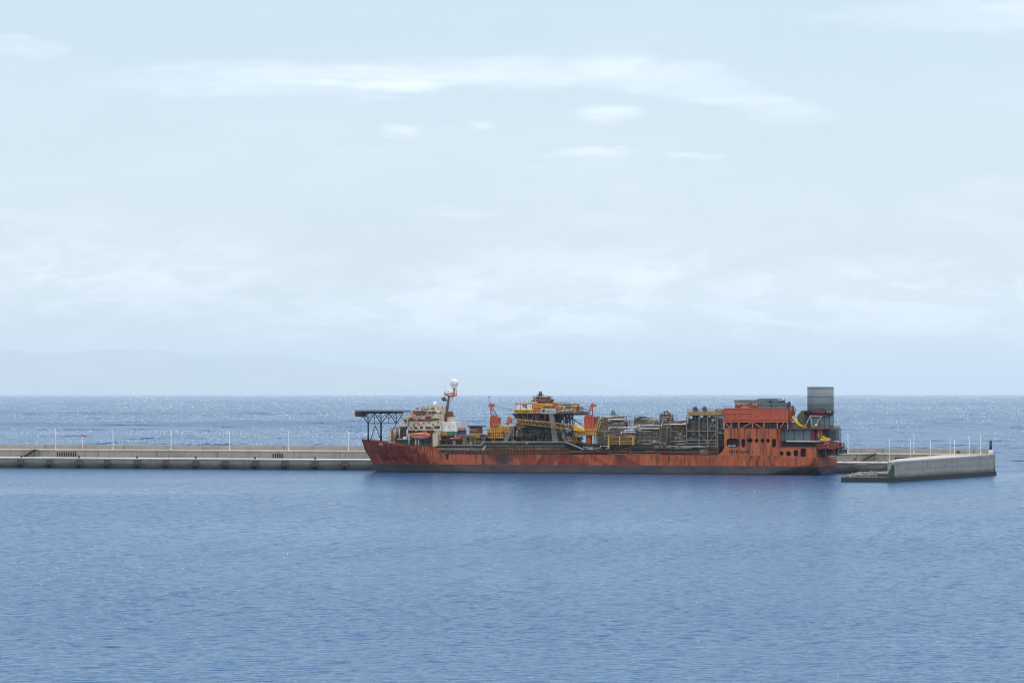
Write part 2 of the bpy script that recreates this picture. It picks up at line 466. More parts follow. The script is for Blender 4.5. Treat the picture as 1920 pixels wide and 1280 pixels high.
# ================================================================== ship frame
D0 = H * F / 148.6
YAW = math.atan(.0065 * F / 148.6)
cy_, sy_ = math.cos(YAW), math.sin(YAW)
def lx(u, y=0.0):
    """ship x of the thing seen at photo column u, y metres behind the near side"""
    k = (u - 960.0) / F
    return (k * (D0 + y * cy_) - y * sy_) / (cy_ + k * sy_)
def lz(v, x, y=0.0):
    return H - (v - V0) * (D0 - x * sy_ + y * cy_) / F
def P(u, v, y=0.0):
    x = lx(u, y); return Vector((x, y, lz(v, x, y)))
ship = thing('production_ship', 'long rust streaked red and orange oil production ship with a helideck over its bow', 'ship', (0, D0, 0), -YAW)
BM = 31.0
def part(name, mb, mat, parent=None, label=None):
    o = mb.build(name, PAL[mat] if isinstance(mat, str) else mat, parent or ship)
    if label: o['label'] = label
    return o
def group_part(name, parent=None, at=(0, 0, 0)):
    o = bpy.data.objects.new(name, None); C.objects.link(o); o.parent = parent or ship; o.location = (0, 0, 0); return o
def pb(m, u0, v0, u1, v1, y, dep):
    x0, x1 = lx(u0, y), lx(u1, y); xm = (x0 + x1) / 2
    return m.box(x0, y, lz(v0, xm, y), x1, y + dep, lz(v1, xm, y))
def pp(m, pts, y, dep):
    q = [P(u, v, y) for u, v in pts]
    return m.prism([(p.x, p.z) for p in q], y, y + dep)

# ---- hull -----------------------------------------------------------------
def interp(t, tab):
    if t <= tab[0][0]: return tab[0][1]
    for (a, b), (c, d) in zip(tab, tab[1:]):
        if t <= c: return b + (d - b) * (t - a) / (c - a)
    return tab[-1][1]
xT = lx(1530.5, 0)                        # corner of the stern
xtip = lx(677, BM / 2)
XA = xT + .6
# deck edge height along x, read at the near side
def _zt(u, v, y=0): x = lx(u, y); return (x, lz(v, x, y))
TOP = [_zt(677, 823, 14), _zt(712, 828, 5), _zt(746, 832.5, 1), _zt(757, 835.5), _zt(812.5, 836.5), _zt(830, 849), _zt(836, 851.2), _zt(1000, 851.6), _zt(1345, 853.0), _zt(1459.3, 853.6), _zt(1461, 857.4), _zt(1600, 857.8)]
STEM = [(-3, lx(707, 15.5)), (0, lx(705.5, 15.5)), (5, lx(696, 15.5)), (9.5, lx(684, 15.5)), (15, xtip), (40, xtip)]
PAR = [(-3, lx(905)), (0, lx(892)), (3.2, lx(856)), (7, lx(812)), (11.5, lx(780)), (40, lx(778))]
AFT = [(-3, lx(1420)), (0, lx(1438)), (2.5, lx(1478)), (5.0, lx(1527)), (5.6, xT - .2), (40, xT)]
AHB = [(-3, 6.5), (0, 9.5), (2.6, 13.6), (5.2, 15.4), (9, BM / 2), (40, BM / 2)]     # half breadth at the transom
def half_breadth(x, z):
    xs, xp = interp(z, STEM), interp(z, PAR)
    if x < xp:
        t = max(0, (x - xs) / (xp - xs)); full = .14 * t + .86 * (1 - (1 - t) ** 2.1)
        return .25 + (BM / 2 - .25) * full
    xa = interp(z, AFT)
    if x > xa:
        t = min(1, (x - xa) / max(.3, XA - xa)); e = interp(z, AHB)
        return BM / 2 + (e - BM / 2) * (t ** 1.15)
    return BM / 2
def hull():
    NX, NZ = 190, 20
    L = []
    for side in (-1, 1):
        g = []
        for i in range(NX + 1):
            s = i / NX; s = s ** 1.25 if s < .5 else s ** 1.25
            col = []
            # top height depends on x: two rounds
            x = interp(14, STEM) + (XA - interp(14, STEM)) * s
            for _ in range(3):
                zt = interp(x, TOP); xs = interp(zt, STEM); x = xs + (XA - xs) * s
            zt = interp(x, TOP)
            for j in range(NZ + 1):
                z = -2.5 + (zt + 2.5) * (j / NZ)
                xs = interp(z, STEM); xx = xs + (XA - xs) * s
                col.append((xx, BM / 2 + side * half_breadth(xx, z), z))
            g.append(col)
        L.append(g)
    vs = []; fs = []; W = NZ + 1
    for g in L:
        for c in g: vs += c
    n1 = (NX + 1) * W
    for i in range(NX):
        for j in range(NZ):
            a = i * W + j
            fs.append((a, a + W, a + W + 1, a + 1)); fs.append((n1 + a, n1 + a + 1, n1 + a + W + 1, n1 + a + W))
        a = i * W + NZ; fs.append((a, a + W, n1 + a + W, n1 + a))
    for i in (0, NX):
        for j in range(NZ):
            a = i * W + j; f = (a, a + 1, n1 + a + 1, n1 + a); fs.append(f if i == 0 else f[::-1])
    m = NT('weathered hull paint')
    tc = m.n('ShaderNodeTexCoord'); sp = m.n('ShaderNodeSeparateXYZ'); m.l(tc.outputs['Object'], sp.inputs[0])
    x, z = sp.outputs[0], sp.outputs[2]
    X0, X1 = xtip, XA
    nz = m.noise(m.coord((.35, .35, .12)), 1, 6, .65)
    xn = m.math('MULTIPLY_ADD', m.math('SUBTRACT', m.noise(m.coord((.12, .12, .14)), 1, 4, .6), .5), 5.0, x)
    # fade of the paint in upright bays along the side; the bow's dark red also holds flare shade
    sl = m.math('MULTIPLY', m.math('SUBTRACT', z, 9.0), 1.55)
    xk = m.math('ADD', xn, sl)
    fx = m.math('DIVIDE', m.math('SUBTRACT', xk, X0), X1 - X0)
    def q(u): return (lx(u) - X0) / (X1 - X0)
    RED, ORG, DRK, RST = (.215, .014, .011), (.47, .095, .030), (.13, .014, .018), (.33, .060, .022)
    cols = m.ramp(fx, (q(780), (.20, .013, .020)), (q(787), ORG), (q(880), ORG), (q(903), RST), (q(912), RED), (q(1065), RED), (q(1078), ORG), (q(1092), ORG),
                  (q(1100), RED), (q(1112), ORG), (q(1128), RST), (q(1139), RED), (q(1143), DRK), (q(1160), DRK), (q(1168), ORG), (q(1205), ORG), (q(1250), RST), (q(1262), ORG), (q(1308), RST), (q(1325), ORG), (1, ORG))
    # the side aft, two bays of primer
    bl = m.ramp(m.noise(m.coord((.16, .16, .22), (4, 2, 1)), 1, 4, .6), (.42, 0), (.50, 1))
    cols = m.mix(m.math('MULTIPLY', bl, .35), cols, (.36, .095, .05))
    # runs of rust
    run = m.noise(m.coord((.7, .7, .085)), 1, 7, .72, .6)
    big = m.noise(m.coord((.07, .07, .05), (5, 0, 2)), 1, 4, .6)
    rf = m.math('MULTIPLY', m.ramp(run, (.47, 0), (.58, .95)), m.ramp(big, (.38, .25), (.56, 1)))
    cols = m.mix(rf, cols, (.10, .026, .014))
    fade = m.ramp(m.noise(m.coord((.3, .3, .10), (9, 1, 4)), 1, 5, .6), (.54, 0), (.62, .6))
    cols = m.mix(fade, cols, (.40, .17, .07))
    # runs from scuppers along the deck edge, sharp at the top and dying out downwards; welds between plates
    drip = m.math('SUBTRACT', m.noise(m.coord((1.5, 1.5, .015), (3, 7, 0)), 1, 3, .6), m.math('MULTIPLY_ADD', m.math('SUBTRACT', 9.0, z), .016, .555))
    cols = m.mix(m.math('MULTIPLY', m.math('MULTIPLY', drip, 28.0, clamp=True), .85), cols, (.075, .022, .014))
    wv = m.math('LESS_THAN', m.math('FRACT', m.math('DIVIDE', x, 8.7)), .018); wh = m.math('LESS_THAN', m.math('ABSOLUTE', m.math('SUBTRACT', z, 6.4)), .07)
    cols = m.mix(m.math('MULTIPLY', m.math('MAXIMUM', wv, wh), .35), cols, (.09, .03, .02))
    # old repair, smoked black amidships
    a = m.math('DIVIDE', m.math('SUBTRACT', x, lx(941)), 5.2); b = m.math('DIVIDE', m.math('SUBTRACT', z, 6.1), 2.6)
    dd = m.math('ADD', m.math('MULTIPLY', a, a), m.math('MULTIPLY', b, b))
    dd = m.math('ADD', dd, m.math('MULTIPLY_ADD', nz, 1.2, -.6))
    cols = m.mix(m.ramp(dd, (.25, .80), (1.25, 0)), cols, (.028, .026, .028))
    # boot topping and waterline growth
    zz = m.math('MULTIPLY_ADD', m.math('SUBTRACT', nz, .5), .5, z)
    zz = m.math('ADD', zz, m.ramp(fx, (0, .0), (.25, .0), (1, .0)))
    bt = m.ramp(m.math('MULTIPLY', zz, .1), (.352, 1), (.364, 0))
    # height of the boot line falls a little towards the middle
    greyc = m.mix(m.ramp(m.noise(m.coord((.12, .12, .3)), 1, 5, .65), (.35, 0), (.65, 1)), (.040, .044, .068), (.095, .075, .065))
    greyc = m.mix(m.ramp(run, (.56, 0), (.66, .8)), greyc, (.16, .07, .035))
    cols = m.mix(bt, cols, greyc)
    wl_ = m.ramp(m.math('MULTIPLY', m.math('MULTIPLY_ADD', m.math('SUBTRACT', m.noise(m.coord((.5, .5, 1.5)), 1, 5, .7), .5), 1.2, z), .1), (.035, 1), (.06, 0))
    cols = m.mix(m.math('MULTIPLY', wl_, .85), cols, (.02, .022, .02))
    m.put(m.b.inputs['Base Color'], cols); m.b.inputs['Roughness'].default_value = .6; m.b.inputs['Specular IOR Level'].default_value = .25
    pl = m.n('ShaderNodeTexBrick'); m.l(m.coord((.11, .11, .4)), pl.inputs['Vector'])
    m.l(m.bump(m.noise(m.coord((.25, .25, .25)), 1, 3), .12), m.b.inputs['Normal'])
    PAL['hull'] = m.m
    me = bpy.data.meshes.new('hull'); me.from_pydata(vs, [], fs); me.update()
    bm = bmesh.new(); bm.from_mesh(me); bmesh.ops.recalc_face_normals(bm, faces=bm.faces); bm.to_mesh(me); bm.free()
    me.materials.append(m.m)
    o = bpy.data.objects.new('hull', me); C.objects.link(o); o.parent = ship
    return o
hull_o = hull()

# bulwark cap at the bow, plate on the deck edge
m = MB()
def edge(u, v, y, dz=0): 
    p = P(u, v, y); return p + Vector((0, 0, dz))
bowpts = []
for i in range(14):
    x = xtip + .4 + (lx(757) - xtip) * (i / 13.0) ** 1.3; zt = interp(x, TOP); bowpts.append(Vector((x, BM / 2 - half_breadth(x, zt), zt)))
m.path(bowpts, .16, 6)
m.rail([bowpts[0] + Vector((.2, .3, 0)), bowpts[3] + Vector((0, .3, 0)), bowpts[6] + Vector((0, .3, 0))], 1.1)
part('bulwark_rail', m, 'brick', hull_o)
lt = P(696, 846.5, 5.2)
def on_bow(u, v):
    """point on the flare seen at u, v"""
    y = 8.0
    for _ in range(30):
        p = P(u, v, y); y = BM / 2 - half_breadth(p.x, p.z)
    return P(u, v, y)
a = on_bow(696, 846); b = on_bow(727, 846.5)
t = text_mesh('name_lettering', 'PETROJARL I', 1.5, PAL['black'], hull_o, a + Vector((0, -.35, 0)), .12, width=(b - a).length)
t.rotation_euler = (R(-14), 0, math.atan2(b.y - a.y, b.x - a.x))
for u in (741.5, 749.5, 761.5): p = on_bow(u, 842.3); MB().bar(p + Vector((0, -.1, 0)), p + Vector((0, .5, 0)), .3, 8).build('porthole', PAL['black'], hull_o)
p = on_bow(716.5, 832.3)
part('fairlead', MB().box(p.x - 1.4, p.y - .25, p.z - .35, p.x + 1.4, p.y + .8, p.z + .35), 'pink', hull_o)
# fender strake and scuppers along the side
m = MB()
m.box(lx(838), -.12, 9.2, lx(1340), .05, 9.42)
part('strake', m, 'deepred', hull_o)

# main deck fittings: dark well between the side and the modules
zd = interp(lx(1000), TOP)
m = MB(); m.box(lx(830), .4, zd + .02, lx(1357), BM - .4, zd + .06)
part('deck_plate', m, 'dark')

def openwork(parent, name, u0, v0, u1, v1, y, dep, cols, rows, mat, r=.16, brace=.3, seed=1, rng=None, ny=2):
    """an open steel frame: posts, beams and some diagonals"""
    rnd = random.Random(seed); m = MB()
    x0, x1 = lx(u0, y), lx(u1, y); xm = (x0 + x1) / 2; z0, z1 = lz(v1, xm, y), lz(v0, xm, y)
    xs = [x0 + (x1 - x0) * i / cols for i in range(cols + 1)]; zs = [z0 + (z1 - z0) * i / rows for i in range(rows + 1)]
    ys = [y + dep * k / (ny - 1) for k in range(ny)]
    for yy in ys:
        for x in xs: m.bar((x, yy, z0), (x, yy, z1), r, 4)
        for z in zs[1:]: m.bar((x0, yy, z), (x1, yy, z), r * .9, 4)
        for i in range(cols):
            for j in range(rows):
                if rnd.random() < brace:
                    a, b = (xs[i], yy, zs[j]), (xs[i + 1], yy, zs[j + 1])
                    if rnd.random() < .5: a, b = (xs[i + 1], yy, zs[j]), (xs[i], yy, zs[j + 1])
                    m.bar(a, b, r * .7, 4)
    for x in xs:
        for z in zs[1:]: m.bar((x, ys[0], z), (x, ys[-1], z), r * .8, 4)
    return m.build(name, PAL[mat], parent)

def pipes(parent, name, u0, v0, u1, v1, y, dep, n, mat, seed, r=(.10, .28), rise=.45):
    """a tangle of right-angled pipe runs inside a block of space"""
    rnd = random.Random(seed); m = MB()
    x0, x1 = lx(u0, y), lx(u1, y); xm = (x0 + x1) / 2; z0, z1 = lz(v1, xm, y), lz(v0, xm, y)
    for _ in range(n):
        rr = rnd.uniform(*r)
        p = Vector((rnd.uniform(x0, x1), rnd.uniform(y, y + dep), rnd.uniform(z0, z1))); pts = [p]
        for k in range(rnd.randint(2, 5)):
            q = pts[-1].copy(); w = rnd.random()
            if w < rise: q.z = min(z1, max(z0, q.z + rnd.choice((-1, 1)) * rnd.uniform(.6, .6 * (z1 - z0))))
            elif w < rise + .42: q.x = min(x1, max(x0, q.x + rnd.choice((-1, 1)) * rnd.uniform(.8, .5 * (x1 - x0))))
            else: q.y = min(y + dep, max(y, q.y + rnd.choice((-1, 1)) * rnd.uniform(.5, 3)))
            pts.append(q)
        m.path(pts, rr, 6)
        if rnd.random() < .5:      # flange or valve
            q = pts[len(pts) // 2]; s = rr * 2.0; m.box(q.x - s, q.y - s, q.z - s, q.x + s, q.y + s, q.z + s)
    o = m.build(name, PAL[mat], parent); o['kind'] = 'stuff'; return o

def boxes(parent, name, u0, v0, u1, v1, y, dep, n, mat, seed, s=(.5, 1.6)):
    rnd = random.Random(seed); m = MB()
    x0, x1 = lx(u0, y), lx(u1, y); xm = (x0 + x1) / 2; z0, z1 = lz(v1, xm, y), lz(v0, xm, y)
    for i in range(n):
        w, d, h = (rnd.uniform(*s) for _ in range(3))
        x = rnd.uniform(x0, x1 - w); yy = y + rnd.uniform(0, max(.1, dep - d)) + i * .003; z = rnd.uniform(z0, max(z0 + .1, z1 - h))
        if rnd.random() < .35: m.bar((x, yy, z + h / 2), (x + w * 1.6, yy, z + h / 2), h * .4, 10)
        elif rnd.random() < .4: m.bar((x, yy + .5, z), (x, yy + .5, z + h * 1.3), w * .38, 10)
        else: m.box(x, yy, z, x + w, yy + d, z + h)
    o = m.build(name, PAL[mat], parent); o['kind'] = 'stuff'; return o
def decks(parent, name, u0, u1, vs, y, dep, mat, th=.3):
    m = MB()
    for v in vs:
        x0, x1 = lx(u0, y), lx(u1, y); z = lz(v, (x0 + x1) / 2, y); m.box(x0, y, z - th, x1, y + dep, z)
    return m.build(name, PAL[mat], parent)

# ---- helideck -------------------------------------------------------------
hd = group_part('helideck')
yA, yB = 5.0, 26.0
p0 = P(664, 771.5, 16); p1 = P(768, 771.5, 16); zt = p0.z + .3
cx, cyy = (p0.x + p1.x) / 2 + .7, 15.5
ring = []
for i in range(8):
    t = math.pi / 8 + i * math.pi / 4; ring.append((cx + 12.2 * math.cos(t) * 1.0, cyy + 11.8 * math.sin(t)))
m = MB()
vs = [(x, y, zt) for x, y in ring] + [(x, y, zt - .45) for x, y in ring]
m.add(vs, [tuple(range(8)), tuple(reversed(range(8, 16)))] + [(i, i + 8, (i + 1) % 8 + 8, (i + 1) % 8) for i in range(8)])
part('deck_plate', m, 'dark', hd)
m = MB()
ro = [(cx + 12.3 * math.cos(math.pi / 8 + i * math.pi / 4), cyy + 12.0 * math.sin(math.pi / 8 + i * math.pi / 4)) for i in range(8)]
for i in range(8):
    a, b = ro[i], ro[(i + 1) % 8]; c, d = ring[i], ring[(i + 1) % 8]
    m.bar((*a, zt + .25), (*b, zt + .25), .12, 4)
    for k in range(7):
        t = k / 6; m.bar((a[0] + (b[0] - a[0]) * t, a[1] + (b[1] - a[1]) * t, zt + .25), (c[0] + (d[0] - c[0]) * t, c[1] + (d[1] - c[1]) * t, zt - .2), .06, 4)
part('safety_net_frame', m, 'navy', hd)
pb(mm := MB(), 665, 772.5, 676.5, 779.5, 12, 7)
part('access_platform', mm, 'rust', hd)
pb(mm := MB(), 667, 779.5, 676, 781, 11.5, 8); part('platform_floor', mm, 'navy', hd)
zb = lz(795, p0.x, 12); m = MB(); zt2 = zt - .9
for y in (8.0, 23.0):
    for u in (677, 690, 702, 714, 729, 742, 757):
        pass
    xl = [lx(u, y) for u in (676, 690, 702, 714.5, 729, 743, 756)]
    m.bar((xl[0], y, zt2), (xl[-1], y, zt2), .28, 4)
    zk = lz(793.5, xl[2], y)
    m.bar((xl[1], y, zk), (xl[-2], y, zk), .2, 4)
    for i in (1, 3, 5):
        m.bar((xl[i - 1], y, zt2), (xl[i], y, zk), .22, 4)
        if i < 6: m.bar((xl[i + 1], y, zt2), (xl[i], y, zk), .22, 4)
        m.bar((xl[i], y, zt2), (xl[i], y, zk), .22, 4)
    for i in (2, 4): m.bar((xl[i], y, zt2), (xl[i], y, zk), .14, 4)
    xh = (xl[1] + xl[2]) / 2
    for i in (1, 3, 5):
        mid = zk + (zt2 - zk) * .5
        m.bar((xl[i - 1] * .5 + xl[i] * .5, y, mid), (xl[i], y, zt2), .12, 4)
for u in (676, 690, 702, 714.5, 729, 743, 756): m.bar((lx(u, 8), 8, zt2), (lx(u, 23), 23, zt2), .2, 4)
for y in (8.0, 15.5, 23.0):
    xl = [lx(u, y) for u in (676, 690, 702, 714.5, 729, 743, 756)]
    m.box(xl[0] - .3, y - .15, zt2 - .1, xl[-1], y + .15, zt2 + .42)
    for i in range(len(xl) - 1):
        xm = (xl[i] + xl[i + 1]) / 2; m.bar((xm, y, zt2 - .7), (xl[i], y, zk + (zt2 - zk) * .45), .1, 4); m.bar((xm, y, zt2 - .7), (xl[i + 1], y, zk + (zt2 - zk) * .45), .1, 4)
part('support_truss', m, 'navy', hd)
for y in (8.0, 23.0):
    for u, vb in ((690.5, 826), (714.5, 826)):
        x = lx(u, y); mm = MB().bar((x, y, lz(vb, x, y) - .8), (x, y, lz(792, x, y)), .42 if u > 700 else .36, 10); part('leg', mm, 'navy', hd)
for y in (8.0, 23.0):
    m = MB(); X = lambda u: lx(u, y)
    Z = lambda v: lz(v, lx(700, y), y)
    m.bar((X(695), y, Z(824)), (X(703.5), y, Z(797)), .2, 4); m.bar((X(703.5), y, Z(797)), (X(713), y, Z(822)), .2, 4)
    m.bar((X(727), y, Z(822)), (X(743), y, Z(795)), .2, 4); m.bar((X(694), y, Z(794)), (X(713), y, Z(794)), .15, 4)
    part('leg_brace', m, 'navy', hd)

# ---- accommodation block --------------------------------------------------
ac = group_part('accommodation_block')
m = MB()
pb(m, 745, 806, 812, 836, 3.2, 24)      # recessed lower storeys
part('lower_storey_wall', m, 'grey', ac)
for bx in ((728.5, 805, 733.5, 832, 4, 4), (730, 814, 741, 833, 5.5, 20), (811, 812, 820.5, 836.5, 1.0, 9)):
    m = MB(); pb(m, *bx); part('side_wall', m, 'cream', ac)
m = MB(); pb(m, 747, 796, 764, 798, 1.8, 20); pb(m, 764, 805, 812, 806.8, 1.4, 22); pb(m, 745, 822.5, 770, 824, 1.2, 4)
part('deck_edge', m, 'silver', ac)
m = MB()
pb(m, 768, 790, 827, 807.5, 2.5, 24)
pb(m, 750, 790, 769, 796, 5, 21)
part('main_house', m, 'cream', ac)
m = MB(); pb(m, 757, 779.5, 812, 791, 4, 21); pb(m, 812, 776, 824, 792, 5, 18); part('bridge_house', m, 'cream', ac)
m = MB(); pb(m, 773, 775, 800, 780, 8, 14); pb(m, 800, 768, 822, 778, 7, 12); pb(m, 806, 763, 820, 769, 9, 8); part('monkey_island', m, 'cream', ac)
m = MB(); pb(m, 773, 770, 788, 776.5, 3.5, 5); pb(m, 788, 771.5, 792, 775.5, 3.7, 5); part('lift_machinery', m, 'rust', ac)
m = MB(); pb(m, 797, 780.5, 807.5, 793, 3.6, .5); part('red_panel', m, 'wine', ac)
m = MB(); 
for a, b in (((767.5, 771), (784, 795.5)), ((771.5, 771), (786.5, 795))): m.bar(P(*a, 2.2), P(*b, 2.2), .3, 6)
part('inclined_ladder', m, 'pink', ac)
m = MB().bar(P(769, 796, 1.6), P(781, 808.5, 1.6), .3, 6); part('handrail_pipe', m, 'silver', ac)
m = MB(); pb(m, 768.5, 797, 776, 803, 2.3, .3); part('yellow_door', m, 'ochre', ac)
def win(u, v, y, w=1.3, h=1.1, par=None):
    p = P(u, v, y); o = MB().box(p.x - w / 2, y - .06, p.z - h / 2, p.x + w / 2, y + .1, p.z + h / 2).build('window', PAL['glass'], par or ac); return o
for u, v, y in ((768, 788, 4), (773.5, 788, 4), (789, 787.5, 4), (793.5, 787.5, 4), (810, 787, 4), (815, 786, 5), (820, 786, 5), (779, 802, 2.5), (790, 801.5, 2.5), (800.5, 801.5, 2.5),
                (806, 802, 2.5), (817, 801, 2.5), (822, 801, 2.5), (785, 776.8, 8), (806, 773, 7), (812, 773, 7), (817.5, 773, 7), (811, 766, 9), (760, 788, 4), (780, 787.6, 4), (784, 787.6, 4)):
    win(u, v, y)
for bx in ((808.5, 805, 813.5, 808, 2.4, .3), (772, 812, 778, 818, 3.1, .2), (750, 800.5, 763.5, 811, 3.1, .15), (790, 812, 800, 820, 3.1, .2)):
    m = MB(); pb(m, *bx); part('dark_opening', m, 'black', ac)
# posts and vents in the recess
for u, v0, v1, mat, r in ((740, 805, 824, 'pink', .55), (749, 805, 822, 'silver', .3), (763.5, 805, 821, 'silver', .42), (767, 812, 834, 'white', .25), (779.5, 823, 835, 'white', .3), (785, 823, 835, 'white', .3), (757, 807, 822, 'steel', .2), (804, 823, 835, 'navy', .4), (793, 823, 835, 'navy', .45), (772, 823, 835, 'navy', .3)):
    x = lx(u, 1.4); m = MB().bar((x, 1.4, lz(v1, x, 1.4)), (x, 1.4, lz(v0, x, 1.4)), r, 8); part('vent_post', m, mat, ac)
m = MB(); pp(m, [(757, 818), (763.5, 819), (761, 823), (754.5, 822.5)], .8, .8); part('raft_canister', m, 'white', ac)
pipes(ac, 'pipework', 745, 808, 768, 834, 2.0, 1.0, 16, 'steel', 11, (.06, .14)); pipes(ac, 'rusty_pipework', 728, 800, 768, 830, 2.2, 1.5, 14, 'rust', 12, (.06, .15))
pipes(ac, 'roof_pipework', 776, 762, 824, 782, 6.5, 8, 34, 'rust', 13, (.05, .14), .6); pipes(ac, 'antenna_mast', 785, 760, 830, 776, 8, 8, 24, 'cream', 14, (.05, .12), .7)
boxes(ac, 'deck_box', 770, 767, 828, 780, 5, 10, 24, 'cream', 15, (.4, 1.3)); boxes(ac, 'rusty_box', 760, 775, 830, 806, 1.8, 1.5, 26, 'rust', 16, (.2, .7))
boxes(ac, 'shaded_box', 758, 780, 830, 806, 2.0, 1.5, 20, 'steel', 17, (.3, .9))
m = MB()
for a, b in (((757, 779.5), (812, 779.5)), ((748, 790), (770, 790)), ((800, 768), (822, 768))): m.rail([P(*a, 3.2), P(*b, 3.2)], 1.1, .05, 1.6)
m.rail([P(768, 790, 1.7), P(827, 790, 1.7)], 1.1, .05, 1.6); m.rail([P(745, 806, 1.2), P(812, 806, 1.2)], 1.1, .05, 1.6); m.rail([P(757, 835.5, .4), P(812, 836.5, .4)], 1.1, .05, 1.6)
part('railing', m, 'pale', ac)
p = P(815.5, 757.5, 12); part('small_radome', MB().sphere(p, 1.05), 'white', ac)
part('radome_pedestal', MB().bar(p - Vector((0, 0, 3)), p - Vector((0, 0, .6)), .5, 8), 'cream', ac)
m = MB(); pb(m, 827, 791, 856, 808.5, 4, 14); wb = part('white_deckhouse', m, 'white', ac)
for u in (841.5, 849): m = MB(); pb(m, u, 796, u + .8, 803, 3.95, .2); part('vent_slot', m, 'steel', wb)
m = MB(); pb(m, 812, 806, 826, 826, 3, 12); part('aft_house', m, 'cream', ac)

# ---- mast with radome -----------------------------------------------------
ms = group_part('radar_mast')
b0, b1 = P(834.5, 793, 12), P(842, 741, 12)
m = MB(); m.bar(b0, b1, .8, 8, .42); part('mast_post', m, paint('mast paint', (.14, .065, .055), .4), ms)
m = MB()
for k in range(11):
    p = b0.lerp(b1, .1 + .08 * k); m.bar(p + Vector((-1.3, -.6, 0)), p + Vector((1.5, -.6, 0)), .07, 4)
m.bar(b0 + Vector((1.4, -.6, 0)), b1 + Vector((1.2, -.6, 0)), .08, 4)
part('mast_ladder', m, 'mid', ms)
m = MB(); m.bar(P(833, 738, 12), P(840, 742, 12), .3, 6); m.bar(P(840, 743, 12), P(856, 741, 12), .38, 6); m.bar(P(856, 741, 12), P(856, 731, 12), .13, 4); pb(m, 834, 736.5, 850, 740, 11, 2.5)
m.bar(P(833, 734, 12), P(834.5, 742, 12), .22, 6); m.bar(P(848, 750, 12), P(850, 742, 12), .18, 4)
part('yard_arm', m, 'pink', ms)
m = MB(); m.bar(P(851.5, 742, 12), P(851.5, 728, 12), .5, 8, .45); m.bar(P(855, 742, 12), P(855, 729, 12), .14, 4); part('radome_pedestal', m, 'pink', ms)
m = MB(); c = P(852, 718.3, 12); m.sphere(c, 1.82, 20, 14); m.bar(c - Vector((0, 0, 2.3)), c - Vector((0, 0, 1.2)), 1.0, 12, 1.35); part('radome', m, 'white', ms)
m = MB(); m.bar(P(835.2, 738, 12), P(835.2, 722, 12), .11, 5); m.bar(P(835.2, 722, 12), P(835.2, 708, 12), .05, 4); part('whip_antenna', m, 'white', ms)
m = MB(); m.bar(P(829, 748.5, 12), P(835, 746.5, 12), .8, 10); m.bar(P(832, 751, 12), P(838, 750, 12), .3, 6); part('radar_scanner', m, 'grey', ms)
m = MB(); m.sphere(P(840.5, 732.5, 12), .5, 10, 8); part('signal_light', m, 'white', ms); m = MB().sphere(P(847.5, 735, 12), .5, 10, 8); part('signal_light', m, 'white', ms)
m = MB(); pb(m, 838.5, 771, 845.5, 780, 10.5, 3); pb(m, 837, 779, 848, 781, 10, 4); part('mast_platform', m, 'rust', ms)
m = MB()
for a, b in (((831, 790), (826, 779)), ((843, 790), (840, 770)), ((831, 779), (826, 790)), ((846, 791), (843, 779)), ((829, 779), (820, 791))): m.bar(P(*a, 11), P(*b, 11), .15, 4)
part('stay_brace', m, 'cream', ms)
boxes(ms, 'mast_fitting', 829, 742, 848, 752, 11, 2, 8, 'rust', 3, (.2, .5))

# ---- fore deck ------------------------------------------------------------
fd = group_part('fore_deck_structure')
m = MB(); pb(m, 826, 816, 905, 818, 3, 24); part('raised_deck', m, 'dark', fd)
m = MB()
for i in range(14):
    u = 822 + i * 6.2; m = MB().bar(P(u, 851, 1.2), P(u, 834, 1.2), .17, 4); part('pipe_support', m, 'steel', fd)
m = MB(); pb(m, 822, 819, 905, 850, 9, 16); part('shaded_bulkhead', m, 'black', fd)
for v, mat, r in ((834.2, 'mid', .26), (836.5, 'steel', .22), (841, 'silver', .18), (843.5, 'grey', .2)):
    m = MB().bar(P(820, v, 1.0), P(905, v, 1.0), r, 8); part('deck_pipe', m, mat, fd)
for bx in ((849, 824.5, 854, 834, 1.0, 1), (880, 828, 885, 838, 1.0, 1.5), (868, 820, 873, 834, 1.6, 1)): m = MB(); pb(m, *bx); part('pale_post', m, 'mid', fd)
m = MB(); pp(m, [(834, 851), (842, 851), (839, 862), (837, 862)], -.16, .1); part('soot_plate', m, 'black', hull_o)
m = MB(); pb(m, 828, 808.5, 838, 816, 3, 4); part('yellow_skid', m, 'ochre', fd)
pipes(fd, 'pipework', 822, 818, 905, 834, 2, 5, 46, 'rust', 21, (.07, .2)); pipes(fd, 'pale_pipework', 855, 815, 905, 851, 1.2, 4, 40, 'pale', 22, (.07, .16)); boxes(fd, 'winch', 828, 812, 912, 834, 2.4, 5, 30, 'steel', 23)
pipes(fd, 'low_pipework', 822, 840, 912, 851, 1, 4, 30, 'steel', 24, (.08, .2), .3)
m = MB(); m.rail([P(826, 817, 2.6), P(905, 817, 2.6)], 1.1, .05, 1.6); m.rail([P(836, 851, .4), P(905, 851, .4)], 1.1, .05, 1.6); part('railing', m, 'pale', fd)
